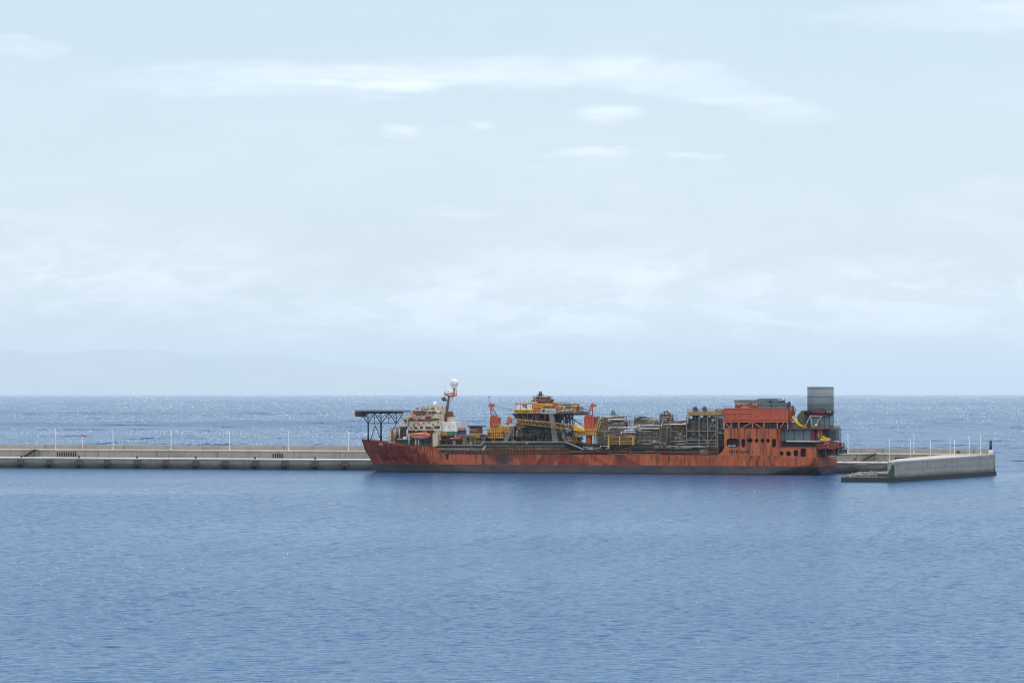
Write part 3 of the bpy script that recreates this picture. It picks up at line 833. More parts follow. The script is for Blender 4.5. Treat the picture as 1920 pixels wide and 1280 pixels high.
# control cabin on its stand
cc = group_part('control_cabin')
m = MB(); pb(m, 876.5, 798, 898.5, 800, 3.5, 9); part('roof', m, 'black', cc)
m = MB(); pb(m, 880, 800, 896, 813, 4.5, 6); part('wall', m, 'rust', cc)
m = MB(); pb(m, 880, 802.5, 884, 808, 4.4, .2); pb(m, 886, 802.5, 890, 808, 4.4, .2); pb(m, 892, 802.5, 895, 808, 4.4, .2); part('window', m, 'pale', cc)
m = MB(); m.rail([P(876, 819, 3), P(899, 819, 3)], 1.4, .16, 1.1, 3); pb(m, 876, 818, 899, 820.5, 3, 8); part('yellow_balcony', m, 'yellow', cc)
m = MB(); pb(m, 905, 815, 912, 820, 4, 5); pb(m, 899, 816, 906, 820, 4.2, 5); part('walkway', m, 'ochre', cc)
m = MB()
for u in (878, 888, 897, 908): m.bar(P(u, 834, 4), P(u, 820, 4), .25, 4)
m.bar(P(878, 834, 4), P(888, 820, 4), .14, 4); m.bar(P(897, 834, 4), P(888, 820, 4), .14, 4)
part('stand', m, 'slate', cc)
# ---- yellow winch house amidships ------------------------------------------
yh = group_part('winch_house')
m = MB(); pb(m, 914, 806, 957, 821, 5, 12); part('lower_wall', m, 'yellow', yh)
m = MB(); pb(m, 926, 799, 957, 806.5, 6, 10); pb(m, 914, 803, 926.2, 806.5, 6.2, 8); part('upper_wall', m, 'ochre', yh)
m = MB()
for i in range(13): u = 914.5 + i * 3.5; pb(m, u, 806, u + .6, 821, 4.8, .25)
pb(m, 913, 811, 957, 812, 4.7, .4); pb(m, 913, 816, 957, 816.8, 4.7, .4)
part('wall_stiffener', m, 'rust', yh)
m = MB(); m.rail([P(914, 806, 4.9), P(957, 806, 4.9)], 1.1, .07, 1.2, 3); m.rail([P(926, 799, 5.9), P(957, 799, 5.9)], 1.1, .07, 1.2, 3); part('railing', m, 'yellow', yh)
m = MB(); pb(m, 912, 821, 957, 832, 7, 14); part('base', m, 'dark', yh)
boxes(yh, 'rusty_box', 914, 800, 957, 820, 4.4, 2, 18, 'rust', 31, (.3, .9))

# ---- cranes ---------------------------------------------------------------
def crane(u0, u1, uh, vt, vb, vtop, y, mirror=1, name='deck_crane'):
    cr = group_part(name); uc = (u0 + u1) / 2; w = u1 - u0
    x = lx(uc, y + 1.6); m = MB().bar((x, y + 1.6, lz(851, x, y)), (x, y + 1.6, lz(vb, x, y)), 1.35, 14); part('pedestal', m, 'brick', cr)
    m = MB(); pp(m, [(u0, vb), (u1, vb), (u1, vt + 4), (u1 - w * .25, vt + 4), (u1 - w * .35, vt), (u0 + w * .2, vt), (u0, vt + 5)], y, 3.4); part('machinery_house', m, 'brick', cr)
    m = MB()
    for k in range(3): pb(m, u0 + w * (.18 + .28 * k), vt + 3, u0 + w * (.2 + .28 * k), vb - 2, y - .1, .2)
    part('house_frame', m, 'deepred', cr)
    m = MB()
    for yy in (y + .4, y + 3.0):
        m.bar(P(uh, vtop + 3, yy), P(u0 + w * .15 if mirror > 0 else u1 - w * .15, vt + 1, yy), .22, 5); m.bar(P(uh + 1.5 * mirror, vtop + 3, yy), P(u1 - w * .15 if mirror > 0 else u0 + w * .15, vt + 1, yy), .2, 5)
        m.bar(P(uh, vtop + 4, yy), P(uc, vt + 1, yy), .15, 5)
    m.bar(P((uh + uc) / 2, (vtop + vt) / 2 + 1.5, y + .4), P((uh + u0) / 2, (vtop + vt) / 2 + 2, y + 3), .14, 4)
    part('a_frame', m, 'deepred', cr)
    m = MB(); pb(m, uh - 3, vtop, uh + 3, vtop + 5, y, 3.2); m.bar(P(uh - 4.5, vtop + 4, y + 1), P(uh + 4, vtop + 4, y + 1), .3, 8); m.bar(P(uh, vtop + 1, y - .2), P(uh, vtop + 1, y + 3.6), .7, 10); part('sheave_head', m, 'orange', cr)
    return cr
c1 = crane(918.5, 934, 920, 778, 802, 757, 6, 1)
m = MB(); m.bar(P(917, 758, 7), P(917, 744, 7), .08, 4); pb(m, 915.5, 743.5, 918.5, 744.6, 6.6, .8); part('wind_vane_mast', m, 'navy', c1)
for dv in (0, 2.0, 4.0):
    pass
c2 = crane(1095, 1114, 1111, 777, 806, 757.5, 4, -1)
m = MB(); m.bar(P(1111, 756, 5), P(1111, 753, 5), .08, 4); part('wind_vane_mast', m, 'navy', c2)
m = MB()
m.path([P(924, 759, 7), P(945, 764, 9), P(962, 767.5, 12)], .07, 4); m.path([P(924, 762.5, 7), P(945, 767, 9), P(962, 769.5, 12)], .07, 4); part('hoist_rope', m, 'navy', c1)
m = MB(); m.path([P(1108, 759.5, 5), P(1082, 764, 9)], .06, 4); m.path([P(1108, 761.5, 5), P(1082, 766.5, 9)], .06, 4); part('hoist_rope', m, 'navy', c2)
m = MB(); pb(m, 1076, 808, 1118, 816, 3, 7); pb(m, 1093, 805.5, 1117, 808, 3.2, 6); part('slew_platform', m, 'ochre', c2)
m = MB(); m.rail([P(1076, 808, 2.9), P(1118, 808, 2.9)], 1.1, .1, 1.1, 3); m.rail([P(1076, 816, 2.8), P(1118, 816, 2.8)], 1.1, .1, 1.1, 3); part('platform_railing', m, 'yellow', c2)
# lattice boom lying over the turret
def lattice(pts_top, pts_bot, y0, y1, n, r1, r2, side='x'):
    m = MB()
    def at(pl, t):
        k = t * (len(pl) - 1); i = min(int(k), len(pl) - 2); return pl[i].lerp(pl[i + 1], k - i)
    for y in (y0, y1):
        A = [P(u, v, y) for u, v in pts_top]; B = [P(u, v, y) for u, v in pts_bot]
        m.path(A, r1, 5); m.path(B, r1, 5)
        for i in range(n):
            t0, t1 = i / n, (i + 1) / n
            a, b = (at(A, t0), at(B, t1)) if i % 2 else (at(B, t0), at(A, t1)); m.bar(a, b, r2, 4)
            m.bar(at(A, t0), at(B, t0), r2, 4)
    for i in range(n + 1):
        for pl in (pts_top, pts_bot):
            a = at([P(u, v, y0) for u, v in pl], i / n); b = at([P(u, v, y1) for u, v in pl], i / n); m.bar(a, b, r2, 4)
    return m
bo = group_part('crane_boom')
part('lattice', lattice([(957, 784.8), (1018, 790.5), (1078, 797)], [(960, 792.5), (1018, 798.8), (1076, 806)], -.2, 1.8, 22, .15, .085), 'ochre', bo)
m = MB(); pp(m, [(1075, 796.5), (1081, 797.2), (1093, 804), (1095, 808), (1076, 807)], -.2, 2.0); part('boom_foot', m, 'yellow', bo)
m = MB(); pp(m, [(951, 781), (956, 781), (958, 786), (958, 793), (952, 794), (949.5, 790), (951, 787)], -.1, 1.8); part('boom_tip', m, 'orange', bo)
m = MB(); m.bar(P(952, 794, .8), P(952, 796, .8), .5, 8); part('hook_block', m, 'wine', bo)
m = MB(); m.box(lx(957), .3, 0, lx(957) + .01, .31, .01) if False else None
A = [P(957, 784.0, .8), P(1078, 796.2, .8)]; m = MB().bar(A[0], A[1], .16, 4); part('top_chord_cap', m, 'pink', bo)
# ---- turret ---------------------------------------------------------------
tu = group_part('mooring_turret')
TY = 5.0
m = MB(); 
ctr = P(1012, 800, 16)
def ringp(rx, z, n=20): return [(ctr.x + rx * math.cos(2 * math.pi * i / n), 15.5 + min(rx, 9.3) * math.sin(2 * math.pi * i / n), z) for i in range(n)]
zA, zB, zC, zD = lz(836, ctr.x, 8), lz(806, ctr.x, 8), lz(789, ctr.x, 8), lz(775, ctr.x, 8)
m.tub([ringp(13.5, zA), ringp(11.5, zB), ringp(9.5, zC), ringp(12.2, zD)]); part('turret_body', m, 'black', tu)
m = MB(); pb(m, 968, 774, 1076, 778, TY + .5, 20); part('turntable', m, 'black', tu)
for pts in ([(957, 800), (964, 800), (951, 828), (943, 828)], [(1029, 776), (1037, 776), (1047, 828), (1036, 828)], [(1044, 800), (1050, 800), (1066, 828), (1058, 828)]):
    m = MB(); pp(m, pts, 4.2, 1.6); part('slanted_leg', m, 'mid', tu)
m = MB()
for u in (989, 1005, 1021.5): m.bar(P(u, 790, 5), P(u, 776, 5), .22, 5)
for a, b in (((982, 777), (987, 788)), ((1012, 777), (1006, 787)), ((1021, 788), (1024, 777)), ((978, 777), (986, 789)), ((1001, 777), (995, 789))): m.bar(P(*a, 5), P(*b, 5), .16, 4)
part('underframe', m, 'steel', tu)
m = MB()
for a, b in (((1062, 776), (1090, 796)), ((1069, 776), (1078, 790)), ((1078, 790), (1073, 798)), ((1062, 779), (1060, 796)), ((1060, 785), (1070, 795)), ((1070, 785), (1060, 794))): m.bar(P(*a, 8), P(*b, 8), .22, 4)
part('outrigger', m, 'navy', tu)
pipes(tu, 'chain_run', 1045, 777, 1068, 800, 6, 5, 40, 'navy', 41, (.1, .2), .6)
pipes(tu, 'pale_pipework', 958, 798, 978, 828, 4, 4, 22, 'pale', 42, (.15, .4), .6); pipes(tu, 'dark_pipework', 975, 806, 1050, 828, 4.2, 4, 60, 'grey', 43, (.08, .2), .4)
m = MB(); m.path([P(969, 820, 4), P(970, 806, 4), P(975, 801, 4), P(986, 800, 4)], .5, 8); part('loop_pipe', m, 'pale', tu)
pipes(tu, 'rusty_pipework', 1044, 800, 1085, 830, 4, 5, 44, 'rust', 44, (.08, .22)); pipes(tu, 'yellow_pipework', 1055, 816, 1090, 832, 3, 3, 16, 'ochre', 45, (.08, .16), .3)
m = MB(); pb(m, 1046, 768, 1080, 771, TY - .2, 3); part('yellow_apron', m, 'yellow', tu)
boxes(tu, 'dark_equipment', 975, 806, 1090, 832, 4, 8, 36, 'dark', 46, (.8, 2.4)); boxes(tu, 'blue_cabinet', 1054, 800, 1082, 818, 4.4, 4, 8, 'blue', 47, (.6, 1.6))
part('red_skirt', MB().bar(P(1024, 789, 4.5), P(1024, 793, 4.5), .1, 4).box(P(1008, 789, 6).x, 5.4, zC - .9, P(1034, 789, 6).x, 6.6, zC + .2), 'wine', tu)
# top deck and houses
m = MB(); pb(m, 965, 772.5, 1081, 775, TY, 19); part('top_deck', m, 'slate', tu)
m = MB(); pb(m, 965.3, 755.5, 998.5, 767, TY - .3, 12); th_ = part('control_house', m, 'white', tu)
m = MB(); pb(m, 966, 753, 1003, 755.8, TY, 13); part('house_roof', m, 'cream', th_)
m = MB()
for u in (965.5, 975.5, 987.5, 997.8): pb(m, u, 755.5, u + .6, 766.8, TY - .4, .15)
pb(m, 965.3, 756, 998.5, 757, TY - .42, .1)
part('house_frame', m, 'rust', th_)
q = P(979.2, 764, TY - .4); m = MB()
sq = lambda pts: m.prism([(q.x + a, q.z + b) for a, b in pts], TY - .46, TY - .36)
sq([(0, 1.35), (1.0, 1.35), (1.0, 1.05), (0, 1.05)]); sq([(.35, 1.05), (.65, 1.05), (.65, 0), (.35, 0)]); part('logo_bar', m, 'blue', th_)
m = MB(); sq([(1.0, 0), (1.35, 0), (2.0, 1.35), (1.65, 1.35)]); m.prism([(q.x + a, q.z + b) for a, b in ((1.0, 1.35), (1.4, 1.35), (2.0, 0), (1.6, 0))], TY - .49, TY - .465); part('logo_cross', m, 'wine', th_)
m = MB(); pb(m, 964.5, 767, 998.8, 774.5, TY - .6, .4); sb = part('name_board', m, 'yellow', tu)
a = P(965.2, 773, TY - .7); text_mesh('name_lettering', 'PETROJARL I', 1.35, PAL['black'], sb, a, .04, width=lx(998, TY) - lx(965.6, TY))
m = MB(); pb(m, 1014, 765.2, 1044.2, 775.3, TY - .9, .15); bn = part('banner', m, 'silver', tu)
a = P(1024, 769.3, TY - 1.0); text_mesh('banner_text', 'OIL AND GAS SOLUTIONS', .5, PAL['grey'], bn, a, .03, width=lx(1040.5, TY) - lx(1024, TY)) if False else None
m = MB()
for v, a, b in ((769.2, 1023.5, 1037.5), (771.8, 1023.5, 1042)): pb(m, a, v, b, v + .75, TY - .96, .05)
part('faded_text_line', m, 'grey', bn)
m = MB(); c = P(1019, 770, TY - .95); m.bar((c.x, TY - .97, c.z), (c.x, TY - .92, c.z), .75, 12); part('faded_emblem', m, 'steel', bn)
m = MB(); pb(m, 999.5, 757, 1010.5, 772, TY, 8); part('orange_cabinet', m, 'orange', tu); m = MB(); pb(m, 1010.5, 759, 1036, 765, TY + .3, 7); pb(m, 1012, 765, 1014, 772, TY, 4); yb = part('yellow_board', m, 'ochre', tu)
a = P(1016, 764.4, TY + .1); text_mesh('board_lettering', 'ATLANTA', 1.25, PAL['dark'], yb, a, .04, width=lx(1036, TY) - lx(1016, TY))
m = MB(); c = P(1041.3, 759, TY); 
for i in range(18):
    t0, t1 = 2 * math.pi * i / 18, 2 * math.pi * (i + 1) / 18; m.bar((c.x + 1.0 * math.cos(t0), TY - .2, c.z + 1.0 * math.sin(t0)), (c.x + 1.0 * math.cos(t1), TY - .2, c.z + 1.0 * math.sin(t1)), .3, 6)
m.bar((c.x, TY + .1, c.z), (c.x, TY + 1.8, c.z), 1.0, 14); part('hose_reel', m, 'orange', tu)
m = MB(); pb(m, 1045, 766, 1081, 768, TY - .5, 14); pb(m, 1045, 770.5, 1081, 772.6, TY - .5, 14); part('side_gallery', m, 'pale', tu)
openwork(tu, 'gallery_frame', 1045, 757, 1070, 772, TY, 6, 7, 3, 'grey', .1, .2, 5); openwork(tu, 'gallery_frame', 1068, 763, 1082, 775, TY - .4, 8, 4, 3, 'rust', .13, .3, 6)
pipes(tu, 'rusty_pipework', 1045, 757, 1082, 773, TY - .3, 4, 34, 'rust', 48, (.08, .2)); pipes(tu, 'yellow_pipework', 1000, 758, 1080, 774, TY - .35, 4, 80, 'yellow', 49, (.08, .2)); pipes(tu, 'pale_pipework', 1044, 762, 1075, 772, TY - .5, 2, 22, 'silver', 50, (.1, .22), .3)
pipes(tu, 'swivel_pipework', 998, 744.5, 1027, 757, 9, 8, 60, 'rust', 51, (.1, .25), .5); pipes(tu, 'swivel_pale_pipework', 998, 744.5, 1027, 757, 8.6, 8, 40, 'pale', 52, (.1, .25), .6)
m = MB(); pb(m, 999, 752, 1026, 757.5, 9, 8); part('swivel_stack', m, 'rust', tu)
m = MB(); m.bar(P(1013, 742, 12), P(1013.5, 733, 12), .95, 12, .62); m.bar(P(1013, 744, 12), P(1013, 741.5, 12), 1.7, 10, 1.0); part('swivel_cap', m, 'slate', tu)
m = MB(); m.rail([P(1007, 742.5, 11), P(1019, 742.5, 11)], .9, .06, .8); m.rail([P(998, 745, 9), P(1027, 745, 9)], .9, .06, .9); m.rail([P(1045, 757, TY), P(1069, 757, TY)], .9, .07, 1.2); part('railing', m, 'dark', tu)

# ---- cargo pipes beside the turret -----------------------------------------
cp = group_part('cargo_pipe_rack')
for i, (v, mat, r) in enumerate(((828.0, 'silver', .16), (830.9, 'mid', .10), (833.6, 'mid', .13), (836.2, 'pale', .10), (838.6, 'mid', .13), (841.4, 'silver', .09))):
    y = .8 + .5 * (i % 3)
    m = MB(); m.path([P(897 + i, v + 7, y), P(908 + i * 2, v, y), P(1062 - i, v, y)], r, 8); part('cargo_pipe', m, mat, cp)
m = MB()
for i in range(26):
    u = 909 + i * 6.1; m.bar(P(u, 851, 1.0), P(u, 827.5, 1.0), .09, 4)
    if i % 3 == 0: m.bar(P(u, 851, .6), P(u, 838, .6), .24, 4)
part('rack_post', m, 'dark', cp)
m = MB(); m.rail([P(905, 851.3, .3), P(1062, 851.3, .3)], 1.1, .06, 1.5, 2); m.rail([P(905, 845, .5), P(1062, 845, .5)], 1.1, .06, 1.5, 2); part('railing', m, 'ochre', cp)
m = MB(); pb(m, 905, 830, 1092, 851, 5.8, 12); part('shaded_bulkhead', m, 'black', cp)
pipes(cp, 'small_pipework', 905, 841, 1066, 851, .9, 3, 50, 'rust', 61, (.06, .16), .35); pipes(cp, 'dark_pipework', 905, 828, 1066, 851, 2.4, 3, 40, 'dark', 62, (.08, .2), .3)
pipes(cp, 'pale_pipework', 905, 840, 1100, 851, .9, 3, 24, 'mid', 63, (.05, .12), .5)
m = MB().bar(P(1062, 829, .8), P(1095, 842.5, .8), .2, 6); part('sloping_pipe', m, 'silver', cp)
m = MB(); pp(m, [(904, 843), (908, 836), (911, 836), (907, 844)], .3, .6); part('pale_chute', m, 'silver', cp)
m = MB(); pb(m, 985, 828, 990, 832, .6, 1); part('valve_box', m, 'pale', cp)

# ---- process modules ------------------------------------------------------
def module(u0, v0, u1, v1, y, dep, seed, cols, rows, frame='steel', dens=1.0, pal=('pale', 'rust', 'grey', 'silver'), back='dark', backv=None, lv=True):
    g = group_part('process_module')
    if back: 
        m = MB(); pb(m, u0 + 1, (backv or v0) + 5, u1 - 1, v1, y + min(3.0, dep * .3), dep * .5); part('shaded_equipment', m, 'black', g)  # black backing puts the shade between the pipes into the colour
    openwork(g, 'frame', u0, v0, u1, v1, y, dep, cols, rows, frame, .15, .22, seed)
    area = (u1 - u0) * (v1 - v0)
    for i, p_ in enumerate(pal):
        pipes(g, ('pale_pipework', 'rusty_pipework', 'grey_pipework', 'silver_pipework', 'more_pipework')[i], u0, v0, u1, v1, y - .2, dep * .45, int(area / 30 * dens), p_, seed * 7 + i, (.06, .16), .40)
    boxes(g, 'vessel', u0, v0 + 2, u1, v1, y + .3, dep * .4, int(area / 45 * dens), pal[0], seed * 5, (.5, 1.5))
    boxes(g, 'rusty_vessel', u0, v0 + 2, u1, v1, y + .3, dep * .4, int(area / 45 * dens), 'rust', seed * 5 + 1, (.4, 1.5))
    rq = random.Random(seed * 3)
    for mat_, cnt in (('silver', int((v1 - v0) * .34 * dens)), ('pale', int((v1 - v0) * .3 * dens))):
        m = MB()
        for k in range(cnt):
            a = rq.uniform(u0, u1 - 4); b = min(u1 + 2, a + rq.uniform(5, max(6, (u1 - u0) * .7))); v = rq.uniform(v0, v1); yy = y - .25 + rq.uniform(-.2, 1.2); rr_ = rq.uniform(.07, .19)
            p, q = P(a, v, yy), P(b, v, yy); q.z = p.z; m.bar(p, q, rr_, 8)
            if rq.random() < .5: m.bar(p, p + Vector((0, 0, rq.choice((-1, 1)) * rq.uniform(.5, 2))), rr_, 8)
        o = m.build('pipe_run', PAL[mat_], g); o['kind'] = 'stuff'
    m = MB()
    n = rows
    x0, x1 = lx(u0, y), lx(u1, y); xm = (x0 + x1) / 2
    for j in range(rows + 1):
        v = v0 + (v1 - v0) * j / rows; m.rail([(x0, y - .15, lz(v, xm, y)), (x1, y - .15, lz(v, xm, y))], 1.0, .06, 1.5, 2)
    m.build('railing', PAL['pale'], g)
    return g
g1 = module(1118, 781, 1160, 812, 5, 16, 3, 6, 6, 'mid', 1.3, ('silver', 'rust', 'grey', 'pale'), 'dark')
m = MB(); m.bar(P(1149.5, 778, 9), P(1149.5, 771.5, 9), .8, 10); m.sphere(P(1149.5, 771.3, 9), .8, 10, 6); m.bar(P(1153.5, 779, 9), P(1153.5, 772, 9), .15, 4); pb(m, 1143, 777.5, 1156, 778.4, 8, 3); part('scrubber', m, 'slate', g1)
m = MB(); pb(m, 1141, 786, 1169, 787.5, 4, 5); pb(m, 1126, 779.5, 1152, 781, 5, 6); part('walkway', m, 'silver', g1)
g1c = module(1158, 788, 1170, 812, 5, 14, 4, 3, 4, 'steel', 1.2, ('pale', 'rust', 'grey', 'silver'), None)
g2 = module(1120, 809, 1190, 832, 3.5, 18, 5, 9, 3, 'steel', 1.4, ('pale', 'ochre', 'grey', 'rust'), 'dark')
g3 = module(1188, 796, 1240, 832, 4, 18, 6, 7, 4, 'steel', 1.2, ('pale', 'rust', 'silver', 'grey'), 'dark')
g4 = module(1190, 783, 1210, 797, 7, 10, 7, 4, 3, 'grey', 1.2, ('rust', 'grey', 'rust'), 'dark')
m = MB(); pb(m, 1189, 785, 1199, 786, 6.5, 6); pb(m, 1198, 781, 1206, 782.4, 6.5, 5); part('platform', m, 'dark', g4)
g5 = module(1237, 777, 1257.5, 850, 3.2, 9, 8, 3, 9, 'mid', 1.0, ('rust', 'pale', 'dark', 'rust'), None)
m = MB()
for u, v in ((1246, 770), (1250.5, 769), (1254, 772), (1241, 774)): m.bar(P(u, 779, 6), P(u, v, 6), .18, 5); m.bar(P(u, v + 4, 6), P(u, v + 1, 6), .4, 8)
part('vent_stack', m, 'dark', g5)
g6 = module(1257, 793, 1287, 846, 4, 16, 9, 4, 6, 'steel', 1.0, ('rust', 'grey', 'olive', 'pale'), 'dark')
g6b = module(1210, 788, 1238, 800, 6, 10, 12, 4, 2, 'steel', 1.3, ('pale', 'rust', 'silver', 'ochre'), None)
pipes(g6, 'upper_pipework', 1255, 789, 1290, 797, 4, 6, 22, 'pale', 71, (.1, .22), .4)
g7 = group_part('turbine_module')
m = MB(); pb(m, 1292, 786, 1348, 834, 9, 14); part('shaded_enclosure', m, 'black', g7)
m = MB(); pb(m, 1289, 772, 1356, 776.5, 3.6, 16); part('top_deck', m, 'ochre', g7)
m = MB(); m.rail([P(1289, 772, 3.5), P(1356, 772, 3.5)], 1.2, .08, 1.2, 3); part('railing', m, 'pale', g7)
m = MB()
for u in (1287.5, 1311, 1327, 1342.5, 1346): 
    m.bar(P(u, 851 if u > 1300 else 832, 3.6), P(u, 777, 3.6), .27, 4)
for v in (777.5, 807.5, 825, 831): m.bar(P(1287, v, 3.6), P(1343, v, 3.6), .24, 4)
for a, b in (((1312, 812), (1326, 829)), ((1342, 812), (1328, 829)), ((1342, 783), (1328, 806)), ((1290, 824), (1310, 824)), ((1342, 840), (1328, 850))): m.bar(P(*a, 3.6), P(*b, 3.6), .2, 4)
part('main_frame', m, 'mid', g7)
for u in (1302, 1319.5):
    m = MB()
    pts = [P(u + 3.5, 804, 6.5), P(u + 3.5, 775, 6.5), P(u + 2.4, 768.5, 6.5), P(u, 763.5, 6.0)]
    m.path(pts, 1.0, 12); m.sphere(pts[1], 1.0, 12, 8); m.sphere(pts[2], 1.0, 12, 8); part('exhaust_pipe', m, 'navy', g7)
for u in (1303, 1322, 1336):
    x = lx(u, 6.5); m = MB().bar((x, 6.5, lz(830, x, 6.5)), (x, 6.5, lz(788, x, 6.5)), 1.9, 14); part('silencer', m, 'grey', g7)
pipes(g7, 'pipework', 1289, 778, 1355, 832, 4, 3, 60, 'grey', 72, (.08, .2)); pipes(g7, 'rusty_pipework', 1289, 772, 1358, 830, 4, 3, 40, 'rust', 73, (.08, .2)); pipes(g7, 'pale_pipework', 1330, 775, 1358, 812, 4, 3, 26, 'silver', 74, (.08, .2), .5)
m = MB(); pb(m, 1270, 787, 1290, 788.2, 4, 5); pb(m, 1332, 779, 1344, 782, 5, 4); part('walkway', m, 'silver', g7)
boxes(g7, 'cabinet', 1289, 800, 1345, 832, 4.2, 3, 24, 'steel', 75, (.5, 1.6))
boxes(g7, 'roof_equipment', 1336, 765.5, 1358, 772, 5, 6, 10, 'ochre', 77, (.5, 1.2))
# deep shaded well under the modules, pipe runs along it
lo = group_part('main_deck_piping')
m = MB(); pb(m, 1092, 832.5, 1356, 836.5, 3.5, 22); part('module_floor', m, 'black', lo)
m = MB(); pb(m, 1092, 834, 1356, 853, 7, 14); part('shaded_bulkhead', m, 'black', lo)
m = MB(); 
for i in range(22):
    u = 1122 + i * 10.3; m.bar(P(u, 853, 3.7), P(u, 833, 3.7), .22, 4)
part('module_stool', m, 'dark', lo)
m = MB(); m.path([P(1140, 850, .5), P(1170, 851.5, .5), P(1182, 850, .5), P(1196, 851, .5), P(1240, 851.8, .5)], .22, 6); part('deck_edge_pipe', m, 'pale', lo)
m = MB(); pb(m, 1166, 844, 1184, 851, 2, 3); pb(m, 1209, 844, 1229, 851, 2, 3); part('orange_hatch', m, 'orange', lo)
pipes(lo, 'pipework', 1092, 836, 1345, 852, 1, 5, 90, 'dark', 81, (.08, .24), .3); pipes(lo, 'pale_pipework', 1092, 837, 1345, 852, .9, 4, 44, 'steel', 82, (.06, .14), .4); boxes(lo, 'deck_equipment', 1092, 840, 1345, 852.5, 1.5, 4, 40, 'dark', 83, (.5, 1.6)); 
pipes(lo, 'silver_pipework', 1092, 835, 1140, 842, 1.2, 2, 12, 'silver', 84, (.08, .2), .2); pipes(lo, 'silver_pipework', 1225, 836, 1345, 841, 1.5, 2, 22, 'silver', 85, (.05, .14), .2)
m = MB(); m.rail([P(1066, 852, .3), P(1340, 852.8, .3)], 1.1, .05, 1.6, 2); part('railing', m, 'rust', lo)
m = MB(); pp(m, [(1313, 843), (1327, 842), (1328, 852), (1311.5, 853)], 1.2, 2.5); part('grey_locker', m, 'pale', lo)
m = MB()
for i in range(26):
    u = 1141 + i * 2.0
    m.bar(P(u, 832, 2.4), P(u, 819.5, 2.4), .07, 4)
for v in (819.5, 826, 832): m.bar(P(1141, v, 2.4), P(1191, v, 2.4), .14, 4)
part('yellow_railing', m, 'ochre', lo)
for u in (1141, 1162, 1187):
    m = MB().bar(P(u, 834, 2.5), P(u, 818, 2.5), .3, 6); part('yellow_post', m, 'yellow', lo)
m = MB(); pb(m, 1142, 827, 1190, 831, 3, 1); part('rust_panel', m, 'rust', lo)
# long white pipes over the modules
for k, (a, b, v, y, r) in enumerate(((1142, 1200, 801.2, 3, .2), (1165, 1192, 810, 3, .16), (1190, 1238, 797.6, 3.2, .18), (1240, 1286, 795, 3.2, .24), (1172, 1190, 806, 3.2, .22), (1200, 1236, 803, 3.2, .22), (1126, 1150, 781, 4, .16), (1142, 1168, 786, 3.8, .18))):
    m = MB(); m.bar(P(a, v, y), P(b, v, y), r, 8); m.bar(P(a, v, y), P(a, v + 5, y), r, 8); part('overhead_pipe', m, 'white', lo)
openwork(lo, 'crane_side_frame', 1114, 806, 1123, 840, 4, 6, 2, 3, 'pale', .2, .4, 9)
m = MB(); m.bar(P(1117, 808, 4), P(1125, 782, 4), .22, 5); m.bar(P(1121, 808, 4), P(1127, 790, 4), .18, 5); pb(m, 1112, 793, 1118, 806, 5, 2); part('yellow_strut', m, 'yellow', lo)

# ---- aft casing -----------------------------------------------------------
af = group_part('aft_casing')
def plate_with_holes(name, outline, holes, y, th, mat, parent):
    cu = bpy.data.curves.new(name, 'CURVE'); cu.dimensions = '2D'; cu.fill_mode = 'BOTH'; cu.extrude = th / 2
    for poly in [outline] + holes:
        sp = cu.splines.new('POLY'); sp.points.add(len(poly) - 1); sp.use_cyclic_u = True
        for i, (a, b) in enumerate(poly): sp.points[i].co = (a, b, 0, 1)
    tmp = bpy.data.objects.new('tmp', cu); C.objects.link(tmp); bpy.context.view_layer.update()
    me = bpy.data.meshes.new_from_object(tmp.evaluated_get(bpy.context.evaluated_depsgraph_get())); bpy.data.objects.remove(tmp)
    for v in me.vertices: v.co = (v.co.x, y + th / 2 - v.co.z, v.co.y)
    me.materials.clear(); me.materials.append(mat); me.name = name
    o = bpy.data.objects.new(name, me); C.objects.link(o); o.parent = parent; return o
def rr(u0, v0, u1, v1, r, y=0, n=4):
    """rounded window outline from photo corners"""
    a, b = P(u0, v1, y), P(u1, v0, y); out = []
    r *= .22; w = (b.x - a.x) / 2; r = min(r, w - .02, (b.z - a.z) / 2 - .02)
    for cxx, czz, t0 in ((b.x - r, b.z - r, 0), (a.x + r, b.z - r, 90), (a.x + r, a.z + r, 180), (b.x - r, a.z + r, 270)):
        for k in range(n + 1): t = R(t0 + 90 * k / n); out.append((cxx + r * math.cos(t), czz + r * math.sin(t)))
    return out
PAL['side'] = None
m_ = NT('rust streaked orange side paint')
run = m_.noise(m_.coord((.55, .55, .045)), 1, 6, .62); cl_ = m_.mix(m_.ramp(m_.noise(m_.coord((.15, .15, .15)), 1, 5), (.4, 0), (.62, 1)), (.42, .10, .038), (.48, .135, .05))
cl_ = m_.mix(m_.ramp(run, (.50, 0), (.63, .9)), cl_, (.15, .045, .025))
sp_ = m_.n('ShaderNodeSeparateXYZ'); m_.l(m_.coord(), sp_.inputs[0])
dr_ = m_.math('SUBTRACT', m_.noise(m_.coord((1.1, 1.1, .012), (1, 2, 0)), 1, 3, .6), m_.math('MULTIPLY_ADD', m_.math('SUBTRACT', 16.5, sp_.outputs[2]), .010, .56))
cl_ = m_.mix(m_.math('MULTIPLY', m_.math('MULTIPLY', dr_, 26.0, clamp=True), .85), cl_, (.08, .022, .014))
wv_ = m_.math('LESS_THAN', m_.math('FRACT', m_.math('DIVIDE', sp_.outputs[0], 6.1)), .02); wh_ = m_.math('LESS_THAN', m_.math('FRACT', m_.math('DIVIDE', sp_.outputs[2], 3.1)), .03)
cl_ = m_.mix(m_.math('MULTIPLY', m_.math('MAXIMUM', wv_, wh_), .3), cl_, (.10, .03, .02)); m_.put(m_.b.inputs['Base Color'], cl_); m_.b.inputs['Roughness'].default_value = .6; m_.b.inputs['Specular IOR Level'].default_value = .25
